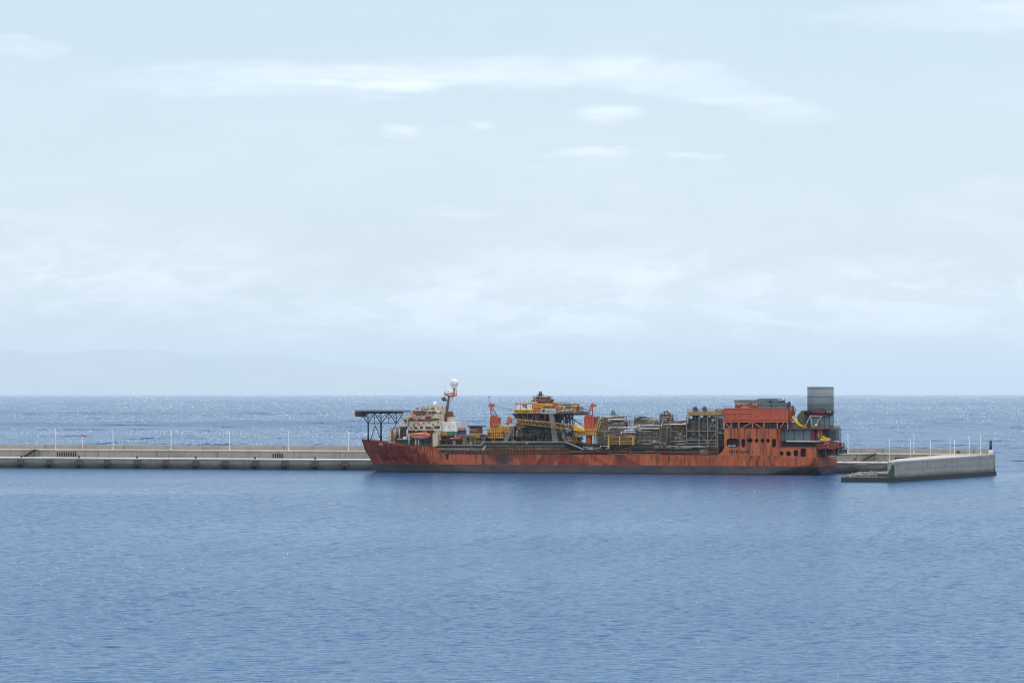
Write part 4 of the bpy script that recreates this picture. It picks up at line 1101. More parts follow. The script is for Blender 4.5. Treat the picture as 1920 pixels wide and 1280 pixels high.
m_.l(m_.bump(m_.noise(m_.coord((.3, .3, .3)), 1, 3), .1), m_.b.inputs['Normal'])
PAL['side'] = m_.m
zb_ = interp(lx(1400), TOP)
def O(pts, y=0): return [((p := P(u, v, y)).x, p.z) for u, v in pts]
out = O([(1345, 853.2), (1459.5, 853.6), (1459.5, 804), (1358, 803), (1358, 838), (1355, 845), (1350, 850)])
holes = [rr(1362, 822, 1386, 838, 6), rr(1390, 822, 1397, 838.5, 14), rr(1401, 822, 1411.5, 829, 14), rr(1415, 822, 1421.8, 829.5, 14), rr(1426, 822, 1433, 829.5, 14), rr(1436.5, 822, 1443.5, 829.5, 14), rr(1447.5, 822, 1455, 838.5, 14)]
plate_with_holes('side_wall', out, holes, -.02, .35, PAL['side'], af)
out = O([(1459.8, 857.3), (1530.2, 857.6), (1530.2, 838.5), (1459.8, 838)])
holes = [rr(1462, 846, 1469.5, 853.5, 14), rr(1473.5, 845.3, 1483.5, 855, 5), rr(1488, 843, 1496.2, 855.8, 14), rr(1501, 840.5, 1511, 856, 2)]
plate_with_holes('quarter_wall', out, holes, -.02, .35, PAL['side'], af)
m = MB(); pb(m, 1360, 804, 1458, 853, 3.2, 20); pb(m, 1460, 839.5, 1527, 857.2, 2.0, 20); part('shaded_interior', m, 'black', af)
m = MB(); pb(m, 1358, 802.9, 1459.5, 804.5, .3, 24); pb(m, 1459.5, 837.4, 1530, 838.8, -.2, 26); part('casing_deck', m, 'deepred', af)
m = MB(); x = lx(1459.6); m.box(x - .2, .34, lz(853, x), x + .12, 24, lz(804, x)); x = lx(1358.2); m.box(x, .34, lz(852, x), x + .3, 24, lz(804, x)); x = lx(1529.6); m.box(x - .3, .34, lz(857.3, x), x, 24, lz(838.8, x)); part('end_bulkhead', m, 'brick', af)
a = P(1367, 849.2, 0); text_mesh('name_lettering', 'PETROJARL I', 1.7, PAL['black'], af, a + Vector((0, -.06, 0)), .03, width=lx(1411.5) - lx(1367))
m = MB()
for a, b, c, d in ((1365, 834.5, 1371, 836), (1373, 834.5, 1379, 836)): pb(m, a, b, c, d, 1, .5)
part('white_bollard', m, 'white', af)
m = MB(); 
for v in (826, 830, 833): m.bar(P(1362, v, 1.5), P(1386, v, 1.5), .08, 4)
part('opening_rail', m, 'grey', af)
# orange upper house
uh_ = group_part('upper_house')
m = MB(); pb(m, 1357, 765, 1477, 791, 1.2, 7); part('house_wall', m, 'brick', uh_)
m = MB()
for u in (1357, 1371, 1385, 1410.5, 1432.5, 1443.5, 1456.5, 1476): pb(m, u, 765, u + 1.1, 791, .95, .35)
for v in (765, 774.3, 785.8, 790.5): pb(m, 1357, v, 1477 if v != 774.3 else 1411, v + .8, .9, .4)
part('wall_stiffener', m, 'orange', uh_)
m = MB()
for u in (1358, 1371, 1385.5, 1411, 1432.5, 1457.5, 1477): m.bar(P(u, 804, 1.4), P(u, 791, 1.4), .28, 4)
for a, b in (((1359, 792), (1369, 802)), ((1389, 803), (1409, 792)), ((1413, 792), (1430, 803)), ((1463, 801), (1470, 792))): m.bar(P(*a, 1.4), P(*b, 1.4), .2, 4)
part('support_frame', m, 'pink', uh_)
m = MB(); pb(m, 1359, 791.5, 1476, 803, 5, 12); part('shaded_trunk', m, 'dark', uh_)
boxes(uh_, 'undercroft_equipment', 1360, 792, 1476, 803, 3, 2, 26, 'slate', 91, (.5, 1.8)); m = MB(); m.bar(P(1384, 799, 2.5), P(1476, 799, 2.5), .32, 8); m.bar(P(1390, 796, 2.6), P(1456, 796, 2.6), .15, 6); part('undercroft_pipe', m, 'dark', uh_)
m = MB(); m.rail([P(1357, 803.5, .6), P(1459, 803.8, .6)], .9, .06, 1.4); m.rail([P(1357, 765, 1), P(1380, 765, 1)], .9, .06, 1.4); part('railing', m, 'deepred', uh_)
m = MB(); pp(m, [(1377, 755.5), (1377, 749.5), (1418, 749.5), (1423, 747), (1457, 747), (1461, 752), (1463, 756), (1420, 756)], 7, 7); part('air_duct', m, 'slate', uh_)
m = MB(); pb(m, 1423, 754.8, 1475, 766, 3.5, 4); part('intake_house', m, 'slate', uh_)
m = MB(); pb(m, 1446, 754.5, 1446.8, 766, 3.3, .3); pb(m, 1424, 759.5, 1478, 760.2, 3.35, .2); pb(m, 1471, 746.5, 1472, 755, 4, .3); part('duct_seam', m, 'navy', uh_)
m = MB(); pb(m, 1378, 756, 1424, 765, 5, 10); part('duct_plinth', m, 'pink', uh_); boxes(uh_, 'duct_fitting', 1377, 755, 1423, 765, 3.8, 1.5, 24, 'steel', 92, (.3, .9)); boxes(uh_, 'roof_box', 1425, 752.5, 1470, 755, 4, 3, 8, 'navy', 93, (.4, 1.0))
m = MB(); pb(m, 1477.6, 753, 1479, 802, 2.5, 3); part('end_trunk', m, 'navy', uh_)
m = MB(); pb(m, 1480, 763, 1484.5, 789, 3, 2.5); part('lift_trunk', m, 'orange', uh_)
pipes(uh_, 'rusty_pipework', 1478, 760, 1488, 790, 2.5, 3, 20, 'rust', 94, (.06, .16))
# ---- stern deck ------------------------------------------------------------
sd = group_part('stern_deck')
m = MB(); pb(m, 1459.5, 802.5, 1554, 804.4, 2.5, 19); part('boat_deck', m, 'rust', sd)
m = MB(); m.rail([P(1460, 803, 2.4), P(1553, 803, 2.4), P(1574, 803, 21)], 1.1, .07, 1.3, 3); part('railing', m, 'rust', sd)
m = MB(); pb(m, 1460, 804.5, 1520, 826.5, 4.5, 20); part('grey_wall', m, 'slate', sd)
m = MB(); 
for u in (1470, 1489, 1506): pb(m, u, 806, u + .7, 826, 4.3, .3)
pb(m, 1459.5, 804.4, 1463, 838, 4.0, 3)
part('wall_seam', m, 'navy', sd)
rnd = random.Random(5); m = MB()
for i in range(40):
    u = rnd.uniform(1495, 1519); v = rnd.uniform(808, 823); m.box(*(P(u, v, 4.4)), *(P(u + rnd.uniform(.2, .6), v + rnd.uniform(.5, 2.5), 4.52)))
part('peeling_paint', m, 'pale', sd)
m = MB(); pb(m, 1474, 826.4, 1535, 827.8, 1.5, 8); part('walkway', m, 'white', sd)
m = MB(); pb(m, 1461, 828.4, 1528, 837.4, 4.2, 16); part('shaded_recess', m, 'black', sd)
m = MB(); pb(m, 1521, 806, 1527, 826.3, 4, 3); part('red_locker', m, 'wine', sd)
m = MB(); pb(m, 1527, 804.8, 1560, 812, 7, 10); part('rust_wall', m, 'rust', sd)
for u0, u1 in ((1533.5, 1540),):
    m = MB(); pb(m, u0, 806, u0 + 1.6, 820, 4, .4); pb(m, u1, 806, u1 + 1.3, 820, 4, .4)
    for k in range(7): pb(m, u0, 806 + 2 * k, u1 + 1, 806.8 + 2 * k, 4.1, .3)
    part('ladder', m, 'ladder', sd)
m = MB(); pb(m, 1552.5, 804, 1566, 825, 5, 6); part('louvre_house', m, 'grey', sd)
m = MB()
for k in range(7): pb(m, 1555, 806 + 2.6 * k, 1565.5, 806.8 + 2.6 * k, 4.8, .3)
pb(m, 1552.4, 804, 1553.6, 825, 4.7, .3); pb(m, 1565.2, 804, 1566.2, 825.5, 4.7, .3); pb(m, 1552.4, 824.6, 1566.2, 826, 4.6, 6.5)
part('louvre', m, 'navy', sd)
m = MB(); pb(m, 1538, 812, 1556, 824.5, 8, 9); part('slatted_house', m, 'grey', sd)
m = MB(); m.bar(P(1538, 823, 4), P(1557, 823.5, 4), .4, 6); m.bar(P(1540, 818, 4), P(1555, 823, 4), .35, 6); m.bar(P(1545, 816, 4), P(1546, 824, 4), .3, 6); pb(m, 1537, 824, 1556, 825.3, 3.5, 4); part('yellow_davit', m, 'yellow', sd)
m = MB()
for u in (1573.6, 1576.4): m.bar(P(u, 838, 6), P(u, 803, 6), .11, 4)
for k in range(12): m.bar(P(1573.6, 805 + 2.8 * k, 6), P(1576.4, 806.5 + 2.8 * k, 6), .07, 4); m.bar(P(1573.6, 808 + 2.6 * k, 6), P(1576.4, 805.5 + 2.6 * k, 6), .06, 4)
part('lattice_ladder', m, 'navy', sd)
m = MB(); pp(m, [(1530, 838.5), (1532, 841.5), (1552, 840.5), (1562, 843), (1570, 839), (1570, 836.5), (1562, 836), (1545, 837)], 1.0, 13); part('stern_platform', m, 'deepred', sd)
m = MB(); m.rail([P(1532, 838, 1), P(1569.5, 836.5, 1), P(1583.5, 836.5, 13.5)], 1.0, .07, 1.3, 2); part('platform_railing', m, 'brick', sd)
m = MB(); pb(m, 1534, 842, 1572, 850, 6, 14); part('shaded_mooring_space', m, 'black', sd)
boxes(sd, 'mooring_winch', 1528, 827, 1572, 838, 3, 6, 34, 'wine', 95, (.4, 1.3)); boxes(sd, 'pink_equipment', 1540, 829, 1562, 838, 2.5, 4, 8, 'pink', 98, (.4, .9)); pipes(sd, 'tangled_pipework', 1528, 827, 1574, 850, 2.5, 5, 46, 'rust', 96, (.06, .16)); pipes(sd, 'dark_pipework', 1530, 840, 1572, 853, 3.0, 5, 36, 'dark', 97, (.06, .2), .5)
m = MB()
for u in (1531, 1548, 1564, 1572): m.bar(P(u, 853, 3), P(u, 838, 3), .17, 4)
m.bar(P(1554, 834, 5), P(1564, 827, 5), .14, 4); m.bar(P(1554, 827, 5), P(1564, 834, 5), .14, 4)
part('stanchion', m, 'slate', sd)
m = MB(); m.bar(P(1582, 837, 8), P(1582, 825.5, 8), .08, 5); pb(m, 1581, 829, 1582.6, 833, 7.8, .6); part('stern_light_post', m, 'navy', sd); m = MB(); m.sphere(P(1583, 829.8, 8), .32, 8, 6); m.sphere(P(1582, 826, 8), .22, 8, 6); part('stern_lamp', m, 'white', sd)
pipes(sd, 'boat_deck_pipework', 1488, 793, 1516, 803, 3, 4, 18, 'rust', 99, (.06, .16)); boxes(sd, 'deck_store', 1483, 795, 1512, 803, 4.5, 4, 8, 'cream', 100, (.6, 1.4))
# provision crane
pc = group_part('provision_crane')
m = MB(); m.path([P(1484, 781, 3.5), P(1489, 786, 3.5), P(1495, 793, 3.5), P(1503, 800, 3.5), P(1513, 802, 3.5)], .62, 6); part('jib', m, 'yellow', pc)
m = MB(); pb(m, 1500, 797, 1506, 803, 4.2, 3); part('cab', m, 'cream', pc)
# olive trunk, burner boom and tall stack
st = group_part('exhaust_stack')
m = MB(); pp(m, [(1495, 801), (1495, 779), (1503, 769.5), (1515, 769.5), (1515, 801)], 5, 9); part('olive_trunk', m, 'olive', st)
m = MB(); pb(m, 1508.5, 770, 1516, 803, 4.6, 9); part('dark_trunk', m, 'navy', st)
xc = lx(1538.5, 11); rs = (lx(1562.6, 11) - lx(1514.6, 11)) / 2
zt_ = lz(725.2, xc, 11); zm_ = lz(770, xc, 11)
m = MB(); m.bar((xc, 11, lz(777, xc, 11)), (xc, 11, zt_), rs, 48); part('stack_drum', m, 'tank', st)
m = MB()
for v in (725.6, 729.4, 743.6, 758.3): z = lz(v, xc, 11); m.bar((xc, 11, z - .1), (xc, 11, z + .1), rs + .14, 48)
part('stiffening_ring', m, 'slate', st)
m = MB(); pb(m, 1514.5, 777, 1555.5, 803, 6, 7); part('stack_base', m, 'tank', st)
m = MB()
for u in (1514.5, 1536, 1545, 1554.7): pb(m, u, 777, u + .8, 803, 5.8, .3)
pb(m, 1515, 780, 1555, 781, 5.75, .2); pb(m, 1515, 796.6, 1555, 797.2, 5.8, .2)
part('base_seam', m, 'navy', st)
m = MB(); m.bar(P(1509, 773.5, 4), P(1562, 774, 4), .8, 10); m.bar(P(1548, 770.5, 4), P(1566, 771.5, 4), .2, 5); m.bar(P(1553, 776, 4), P(1560, 776, 4), .9, 8); m.path([P(1537.5, 771, 4), P(1538, 765.8, 4), P(1540, 765.5, 4), P(1545, 769, 4)], .15, 5); part('dark_header_pipe', m, 'black', st)
m = MB(); m.bar(P(1524, 772.5, 3.7), P(1548, 772.8, 3.7), .95, 12); part('red_header_pipe', m, 'wine', st)
m = MB(); m.sphere(P(1551.5, 772, 3.4), .42, 8, 6); m.sphere(P(1556, 772, 3.4), .42, 8, 6); part('valve_wheel', m, 'pink', st)
m = MB()
for a, b in (((1519, 780), (1509, 800)), ((1519.5, 780), (1523.5, 802)), ((1540.5, 780), (1524, 803)), ((1519, 779.5), (1540, 780))): m.bar(P(*a, 3.6), P(*b, 3.6), .22, 5)
part('pipe_brace', m, 'silver', st)
m = MB(); m.sphere(P(1530.3, 797, 3.2), .55, 10, 8); part('floodlight', m, 'white', st)
# transom details
m = MB(); xx = XA
for yy, z0_, z1_ in ((9, 6.5, 8.6),): m.box(xx - .3, yy, z0_, xx + .06, yy + 5, z1_)
part('stern_chute', m, 'dark', hull_o)

# ---- things carried by the ship --------------------------------------------
def at_ship(o): o.matrix_world = Matrix.Translation((0, D0, 0)) @ Matrix.Rotation(-YAW, 4, 'Z'); return o
def ship_thing(name, label, cat, base, group=None):
    """an Empty whose frame is turned with the ship and stands at base (ship coordinates)"""
    w = Matrix.Rotation(-YAW, 4, 'Z') @ Vector(base) + Vector((0, D0, 0))
    return thing(name, label, cat, w, -YAW, group)
def boat_hull(m, L, B, Hh, z0=0, n=14, canopy=None):
    secs = []
    for i in range(n + 1):
        t = i / n; w = max(.04, (math.sin(math.pi * min(.97, max(.03, t))) ** .45)) * B / 2
        x = -L / 2 + L * t; sheer = .18 * Hh * (2 * t - 1) ** 2
        sec = []
        for k in range(9):
            a = math.pi * k / 8; sec.append((x, -w * math.cos(a), z0 + Hh + sheer - (Hh * (.25 + .75 * w / (B / 2))) * math.sin(a) ** .8))
        secs.append(sec)
    return m.tub(secs)
bs = P(789, 823.5, .6); lb = ship_thing('lifeboat', 'enclosed orange lifeboat hanging below the cream deckhouse', 'lifeboat', (bs.x, -.4, bs.z))
LL = lx(808.5, 0) - lx(770, 0)
m = MB(); boat_hull(m, LL, 2.8, 1.7); m.build('hull', PAL['pink'], lb)
m = MB(); secs = []
for i in range(13):
    t = i / 12; w = max(.1, math.sin(math.pi * min(.96, max(.04, t))) ** .35) * 1.38; x = -LL / 2 * .98 + LL * .98 * t; h_ = 1.25 * (math.sin(math.pi * min(.95, max(.05, t))) ** .3)
    secs.append([(x, -w * math.cos(math.pi * k / 8), 1.75 + h_ * math.sin(math.pi * k / 8) ** .7) for k in range(9)])
m.tub(secs); m.build('canopy', PAL['boat'], lb)
m = MB(); m.box(1.4, -.6, 2.9, 3.0, .6, 3.5); m.build('steering_tower', PAL['boat'], lb)
m = MB(); m.box(-LL * .42, -1.5, 1.66, LL * .42, -1.42, 1.86); m.build('rubbing_strake', PAL['wine'], lb)
# its davits belong to the ship
dv = group_part('lifeboat_davit')
for u in (773, 807):
    m = MB(); m.path([P(u, 836, 2.6), P(u, 808, 2.6), P(u, 807, .8), P(u, 811, .6)], .28, 6); part('davit_arm', m, 'deepred', dv)
m = MB(); pb(m, 808, 810, 813.5, 836, 1.2, 1.0); part('davit_post', m, 'wine', dv)
bs = P(852.5, 826, 1.5); rb = ship_thing('rescue_boat', 'small open red rescue boat in its cradle forward of the control cabin', 'boat', (bs.x, 1.6, bs.z))
LL = lx(866.5, 0) - lx(838.5, 0)
m = MB(); boat_hull(m, LL, 2.2, 1.0); m.build('hull', PAL['deepred'], rb)
m = MB(); m.box(.6, -.6, .95, 1.4, .6, 2.0); m.box(1.8, -.5, .95, 2.6, .5, 1.7); m.build('console', PAL['boat'], rb)
m = MB(); m.box(-1.6, -.9, .95, -.9, .9, 1.35); m.bar((-.1, 0, 1), (.3, 0, 2.3), .16, 6); m.build('seat', PAL['white'], rb)
dv = group_part('rescue_boat_cradle'); m = MB()
for u in (845, 860): m.bar(P(u, 834, 2.6), P(u, 825.5, 2.6), .2, 4)
m.bar(P(838, 826.5, 2.6), P(868, 826.5, 2.6), .2, 4); m.bar(P(866, 834, 2.6), P(867, 812, 2.6), .25, 4)
part('cradle_frame', m, 'steel', dv)
def container(u0, v0, u1, v1, y, mat, label, nm='shipping_container'):
    a, b = P(u0, v1, y), P(u1, v0, y); t = ship_thing(nm, label, 'container', (a.x, y, a.z)); w, h = b.x - a.x, b.z - a.z
    m = MB(); m.box(0, .08, 0.02, w, 2.4, h - .02); m.build('shell', PAL[mat], t)
    m = MB()
    for i in range(int(w / .45) + 1): m.box(.1 + i * .45, 0.0, .1, .3 + i * .45, .079, h - .1) if .3 + i * .45 < w else None
    m.build('corrugation', PAL[mat], t)
    m = MB()
    for x in (0, w): m.bar((x, .05, 0), (x, .05, h), .1, 4)
    m.bar((0, .05, 0.05), (w, .05, .05), .1, 4); m.bar((0, .05, h), (w, .05, h), .08, 4); m.build('corner_frame', PAL[mat], t)
    return t
container(838.5, 809, 851, 815.8, 3.4, 'green', 'green container beside the white deckhouse of the ship')
container(856, 806.5, 871, 816, 6, 'blue', 'dark blue container just aft of the white deckhouse')
container(857.5, 802, 869, 806.4, 6.4, 'pink', 'pale orange container stacked on the dark blue one')

# ================================================================== breakwater
QD = Vector((1, QS, 0)).normalized(); QN = Vector((-QD.y, QD.x, 0)); QA = math.atan(QS)
cq, sq_ = math.cos(-QA), math.sin(-QA)
def qx(u, y=0.0):
    k = (u - 960.0) / F; return (k * (QY + y * cq) - y * sq_) / (cq + k * sq_)
def qz(v, x, y=0.0): return H - (v - V0) * (QY - x * sq_ + y * cq) / F
def Q(u, v, y=0.0): x = qx(u, y); return Vector((x, y, qz(v, x, y)))
def Qw(x, y, z): return Vector((0, QY, 0)) + QD * x + QN * y + Vector((0, 0, z))
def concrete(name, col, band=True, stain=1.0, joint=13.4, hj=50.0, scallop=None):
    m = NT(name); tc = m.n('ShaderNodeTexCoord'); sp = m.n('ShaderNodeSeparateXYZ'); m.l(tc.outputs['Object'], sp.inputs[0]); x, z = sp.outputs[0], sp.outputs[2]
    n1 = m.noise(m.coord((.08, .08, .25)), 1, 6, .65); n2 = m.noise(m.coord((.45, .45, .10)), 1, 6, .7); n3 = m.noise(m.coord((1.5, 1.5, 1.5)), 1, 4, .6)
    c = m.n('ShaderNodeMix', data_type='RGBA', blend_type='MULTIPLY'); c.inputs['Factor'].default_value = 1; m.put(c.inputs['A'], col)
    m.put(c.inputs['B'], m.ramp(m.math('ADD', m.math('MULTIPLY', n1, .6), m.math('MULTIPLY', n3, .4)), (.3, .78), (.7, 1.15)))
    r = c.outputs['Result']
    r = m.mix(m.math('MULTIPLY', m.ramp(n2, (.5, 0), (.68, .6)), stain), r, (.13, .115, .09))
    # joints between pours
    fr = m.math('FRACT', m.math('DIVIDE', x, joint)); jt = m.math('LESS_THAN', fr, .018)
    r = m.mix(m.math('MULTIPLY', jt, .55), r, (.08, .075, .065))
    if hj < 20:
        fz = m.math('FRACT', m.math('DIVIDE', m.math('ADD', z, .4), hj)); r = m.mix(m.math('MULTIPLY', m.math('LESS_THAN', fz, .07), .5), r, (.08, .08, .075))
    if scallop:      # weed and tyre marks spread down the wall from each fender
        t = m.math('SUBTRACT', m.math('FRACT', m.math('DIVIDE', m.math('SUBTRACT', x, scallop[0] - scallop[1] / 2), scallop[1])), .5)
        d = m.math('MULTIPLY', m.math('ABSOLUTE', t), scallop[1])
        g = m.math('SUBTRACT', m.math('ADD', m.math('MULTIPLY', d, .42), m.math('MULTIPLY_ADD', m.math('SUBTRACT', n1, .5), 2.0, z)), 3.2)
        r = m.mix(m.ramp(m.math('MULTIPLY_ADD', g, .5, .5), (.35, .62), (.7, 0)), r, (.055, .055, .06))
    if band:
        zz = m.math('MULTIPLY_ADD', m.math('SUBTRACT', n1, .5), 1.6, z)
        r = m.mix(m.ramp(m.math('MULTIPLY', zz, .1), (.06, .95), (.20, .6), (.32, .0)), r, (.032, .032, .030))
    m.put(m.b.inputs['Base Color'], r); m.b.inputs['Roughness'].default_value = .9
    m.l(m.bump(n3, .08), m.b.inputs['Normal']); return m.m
CW = concrete('quay wall concrete', (.205, .202, .19), scallop=(qx(38, .3), (qx(646, .3) - qx(38, .3)) / 11)); CP = concrete('parapet concrete', (.32, .30, .27), False, .7, 40.0); CL = concrete('sunlit deck concrete', (.50, .475, .42), False, .35)  # deck tops paler than the walls: sunlight put into the colour
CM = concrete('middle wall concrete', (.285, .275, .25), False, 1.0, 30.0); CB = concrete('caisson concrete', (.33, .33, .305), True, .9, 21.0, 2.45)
bw = thing('breakwater', 'long grey concrete breakwater with a stepped quay wall running behind the ship', 'breakwater', (0, QY, 0), QA)
XL, XR = qx(-260), qx(1866, 34)
zq = 4.7; YW = 20.0
zw = qz(843.6, qx(360, YW), YW); YP = YW + 6.0
# heights read at two columns so the levels stay true along the wall
zpar = qz(834.6, qx(360, YP + .2), YP)
def qpart(n, mb, mat): return mb.build(n, mat, bw)
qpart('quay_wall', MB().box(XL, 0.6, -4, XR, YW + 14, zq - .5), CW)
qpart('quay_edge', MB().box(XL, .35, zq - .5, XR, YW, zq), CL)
# arched bays between the fenders: buttress heads
m = MB()
FS = 54.9; fender_u = [38 + FS * k - .000 * k for k in range(-4, 14)]
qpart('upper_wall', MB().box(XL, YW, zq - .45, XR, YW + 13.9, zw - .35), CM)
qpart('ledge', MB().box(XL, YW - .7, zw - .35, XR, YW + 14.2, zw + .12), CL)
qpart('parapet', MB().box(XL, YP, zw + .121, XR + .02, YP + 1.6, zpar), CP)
m = MB()
for gu0, gu1, n in ((106, 144, 9), (510.5, 531.5, 5)):
    for i in range(n):
        u = gu0 + (gu1 - gu0) * (i + .15) / n; x0, x1 = qx(u, YW), qx(u + (gu1 - gu0) / n * .62, YW)
        o = MB().box(x0, YW - .06, qz(856.3 if gu0 < 300 else 858.8, x0, YW), x1, YW + .3, qz(847 if gu0 < 300 else 850.2, x0, YW)).build('louvre_opening', PAL['black'], bw)
x0, x1 = qx(1678, YW), qx(1704, YW); qpart('doorway', MB().box(x0, YW - .08, qz(863.5, x0, YW), x1, YW + .3, qz(857, x0, YW)), PAL['black'])
for ub, ut, vt_ in ((43, 66, 842.6), (1613, 1641, 852.2)):
    n = 14; m = MB(); xb, xt = qx(ub, YW - 3), qx(ut, YW - 3); zt0 = zw + .1
    for i in range(n):
        a = xb + (xt - xb) * i / n; b = xb + (xt - xb) * (i + 1) / n; m.box(a, YW - 3.4, zq + .01 if False else zq + (zt0 - zq) * i / n - .12, b + .05, YW - .75, zq + (zt0 - zq) * (i + 1) / n - .12)
    m.bar((xb, YW - 3.4, zq + .1), (xt, YW - 3.4, zt0), .18, 4); m.bar((xb, YW - 3.4, zq + 1.1), (xt, YW - 3.4, zt0 + 1), .05, 4)
    for i in range(5): t_ = i / 4; x = xb + (xt - xb) * t_; m.bar((x, YW - 3.4, zq + (zt0 - zq) * t_), (x, YW - 3.4, zq + (zt0 - zq) * t_ + 1), .05, 4)
    m.bar((xt - .2, YW - 3.4, zq), (xt - .2, YW - 3.4, zt0), .14, 4); m.bar(((xb + xt) / 2, YW - 3.4, zq), ((xb + xt) / 2, YW - 3.4, (zq + zt0) / 2), .14, 4)
    qpart('staircase', m, PAL['dark'])
x0 = qx(1603.5, YW); m = MB().box(x0 - .8, YW - .1, qz(862.5, x0, YW), x0 + .4, YW + .2, qz(858.5, x0, YW)); qpart('wall_hatch', m, PAL['steel'])
# fenders
def fender(u, label):
    x = qx(u, .3); t = thing('fender', label, 'fender', Qw(x, .35, 0), QA, 'fenders along the quay wall')
    m = MB(); m.prism([(-1.5, .8), (1.5, .8), (1.7, 3.4), (1.3, 4.15), (-1.3, 4.15), (-1.7, 3.4)], -.25, .28); m.build('backing_panel', PAL['grey'], t)
    m = MB(); m.bar((-1.0, -.95, 1.35), (1.0, -.95, 1.35), .72, 12); m.bar((-.5, -.3, 3.9), (-.75, -.9, 1.9), .06, 4); m.bar((.5, -.3, 3.9), (.75, -.9, 1.9), .06, 4); m.build('rubber_roll', PAL['black'], t)
    return t
fu = [38, 92, 148, 201, 257, 311, 367, 422, 478, 534, 590, 646]
place = ['below the shaded stairs', 'between the stairs and the slatted openings', 'right of the nine slatted openings', 'below the windsock', 'two bays past the windsock', 'below the third lamp post', 'just past the third lamp post',
         'below the fourth lamp post', 'left of the five slatted openings', 'just past the five slatted openings', 'two bays before the ship', 'nearest the bow']
place = ['under the shaded stairs on the quay', 'under the left end of the long row of openings', 'just under the right end of the long row of openings', 'two bays right of the long row of openings',
         'three bays right of the long row of openings', 'a little left of the third lamp post', 'about midway between the third and fourth lamp posts', 'a little left of the fourth lamp post', 'one bay left of the short row of openings',
         'just right of the short row of openings', 'second in line before the ship\'s bow', 'last in line before the ship\'s bow']
f0 = None
for u, l in zip(fu, place):
    lab = 'dark rubber fender ' + l
    if f0 is None: f0 = fender(u, lab)
    else:
        c = copy_tree(f0); c.location = Qw(qx(u, .3), .35, 0); c['label'] = lab
# bollards
def bollard(u, label):
    x = qx(u, 1.2); t = thing('bollard', label, 'bollard', Qw(x, 1.2, zq), QA, 'bollards along the quay edge')
    m = MB(); m.bar((0, 0, 0), (0, 0, .22), .5, 12); m.bar((0, 0, .2), (0, 0, .85), .3, 12, .26); m.build('post', PAL['black'], t)
    m = MB(); m.bar((0, 0, .8), (0, 0, 1.05), .45, 12, .38); m.build('cap', PAL['black'], t); return t
b0_ = None
for u, l in ((40, 'at the foot of the shaded stairs'), (148, 'right of the long row of openings'), (257, 'midway between the second and third lamp posts'), (367, 'midway between the third and fourth lamp posts'), (478, 'left of the short row of openings'), (591, 'nearest the bow of the ship')):
    lab = 'black bollard ' + l
    if b0_ is None: b0_ = bollard(u, lab)
    else: c = copy_tree(b0_); c.location = Qw(qx(u, 1.2), 1.2, zq); c['label'] = lab
# lamp posts
def lamp(loc, h, label, rz=QA):
    t = thing('lamp_post', label, 'lamp post', loc, rz, 'white lamp posts on the breakwater')
    m = MB(); m.bar((0, 0, 0), (0, 0, h), .13, 8, .08); m.bar((0, 0, 0), (0, 0, .9), .22, 8, .18); m.build('pole', PAL['lamp'], t)
    m = MB(); m.bar((0, 0, h), (0, -1.0, h + .12), .05, 6); m.build('arm', PAL['lamp'], t)
    m = MB(); m.box(-.16, -1.6, h + .06, .16, -.9, h + .2); m.build('lamp_head', PAL['lamp'], t); return t
yl = YW + 3
for u, vb, vt_, l in ((104.5, 841, 804.5, 'above the left end of the long row of openings'), (212, 841.5, 805.5, 'first to the right of the windsock'), (321, 842, 807, 'midway between the long and short rows of openings'), (430.5, 843, 808.5, 'left of the short row of openings'),
                  (541.5, 844, 808.5, 'just right of the short row of openings'), (653.5, 844.5, 808.5, 'nearest the bow of the ship'), (1590, 850.8, 815, 'right behind the ship\'s stern'), (1713.5, 851, 817, 'behind the pier head, first along the parapet'),
                  (1789.5, 851.3, 825.5, 'short one midway along behind the pier head'), (1838.5, 851.8, 815, 'behind the pier head nearest the beacon')):
    x = qx(u, yl); zt_l = qz(vt_, x, yl); lamp(Qw(x, yl, zw + .12), zt_l - zw - .12, 'white lamp post on the ledge ' + l)
# windsock
x = qx(155, yl); wsk = thing('windsock', 'small red and white windsock on a short pole above the parapet', 'windsock', Qw(x, yl, zw + .12), QA)
h_ = qz(815.5, x, yl) - zw; m = MB(); m.bar((0, 0, 0), (0, 0, h_), .09, 6); m.build('pole', PAL['lamp'], wsk)
m = MB(); m.bar((0, -.2, h_ - .1), (2.2, -.2, h_ - .9), .42, 10, .2, False); m.build('sleeve', PAL['deepred'], wsk, False)

# ================================================================== pier head
def W(u, v=None, Y=None, z=0.0):
    """a point on level z seen at u, v"""
    Yv = (H - z) * F / (v - V0); return Vector(((u - 960) * Yv / F, Yv, z))
A_, B_, C_ = W(1577, 903.2), W(1681, 903.6), W(1868.5, 891)
ph = thing('pier_head', 'grey jointed concrete pier head block with a dark submerged footing', 'pier', B_, math.atan2((C_ - B_).y, (C_ - B_).x))
Mi = (Matrix.Translation(B_) @ Matrix.Rotation(math.atan2((C_ - B_).y, (C_ - B_).x), 4, 'Z')).inverted()
def poly_block(pts, z0, z1):
    m = MB(); q = [Mi @ p for p in pts]; n = len(q)
    m.add([(p.x, p.y, z0) for p in q] + [(p.x, p.y, z1) for p in q], [tuple(reversed(range(n))), tuple(range(n, 2 * n))] + [(i, (i + 1) % n, n + (i + 1) % n, n + i) for i in range(n)]); return m
back = Vector((.30, 1, 0)).normalized()
far = lambda p, d: p + back * d
dirBC = (C_ - B_).normalized(); nin = Vector((-dirBC.y, dirBC.x, 0))
zf = 1.8
poly_block([A_, B_, C_, C_ + nin * 30, A_ + Vector((14, 88, 0))], -4, zf).build('footing', concrete('wet footing concrete', (.045, .042, .045), True, .6), ph)
B1 = B_ + dirBC * 1.4 + nin * 1.2; C1 = C_ - dirBC * .6 + nin * 1.2
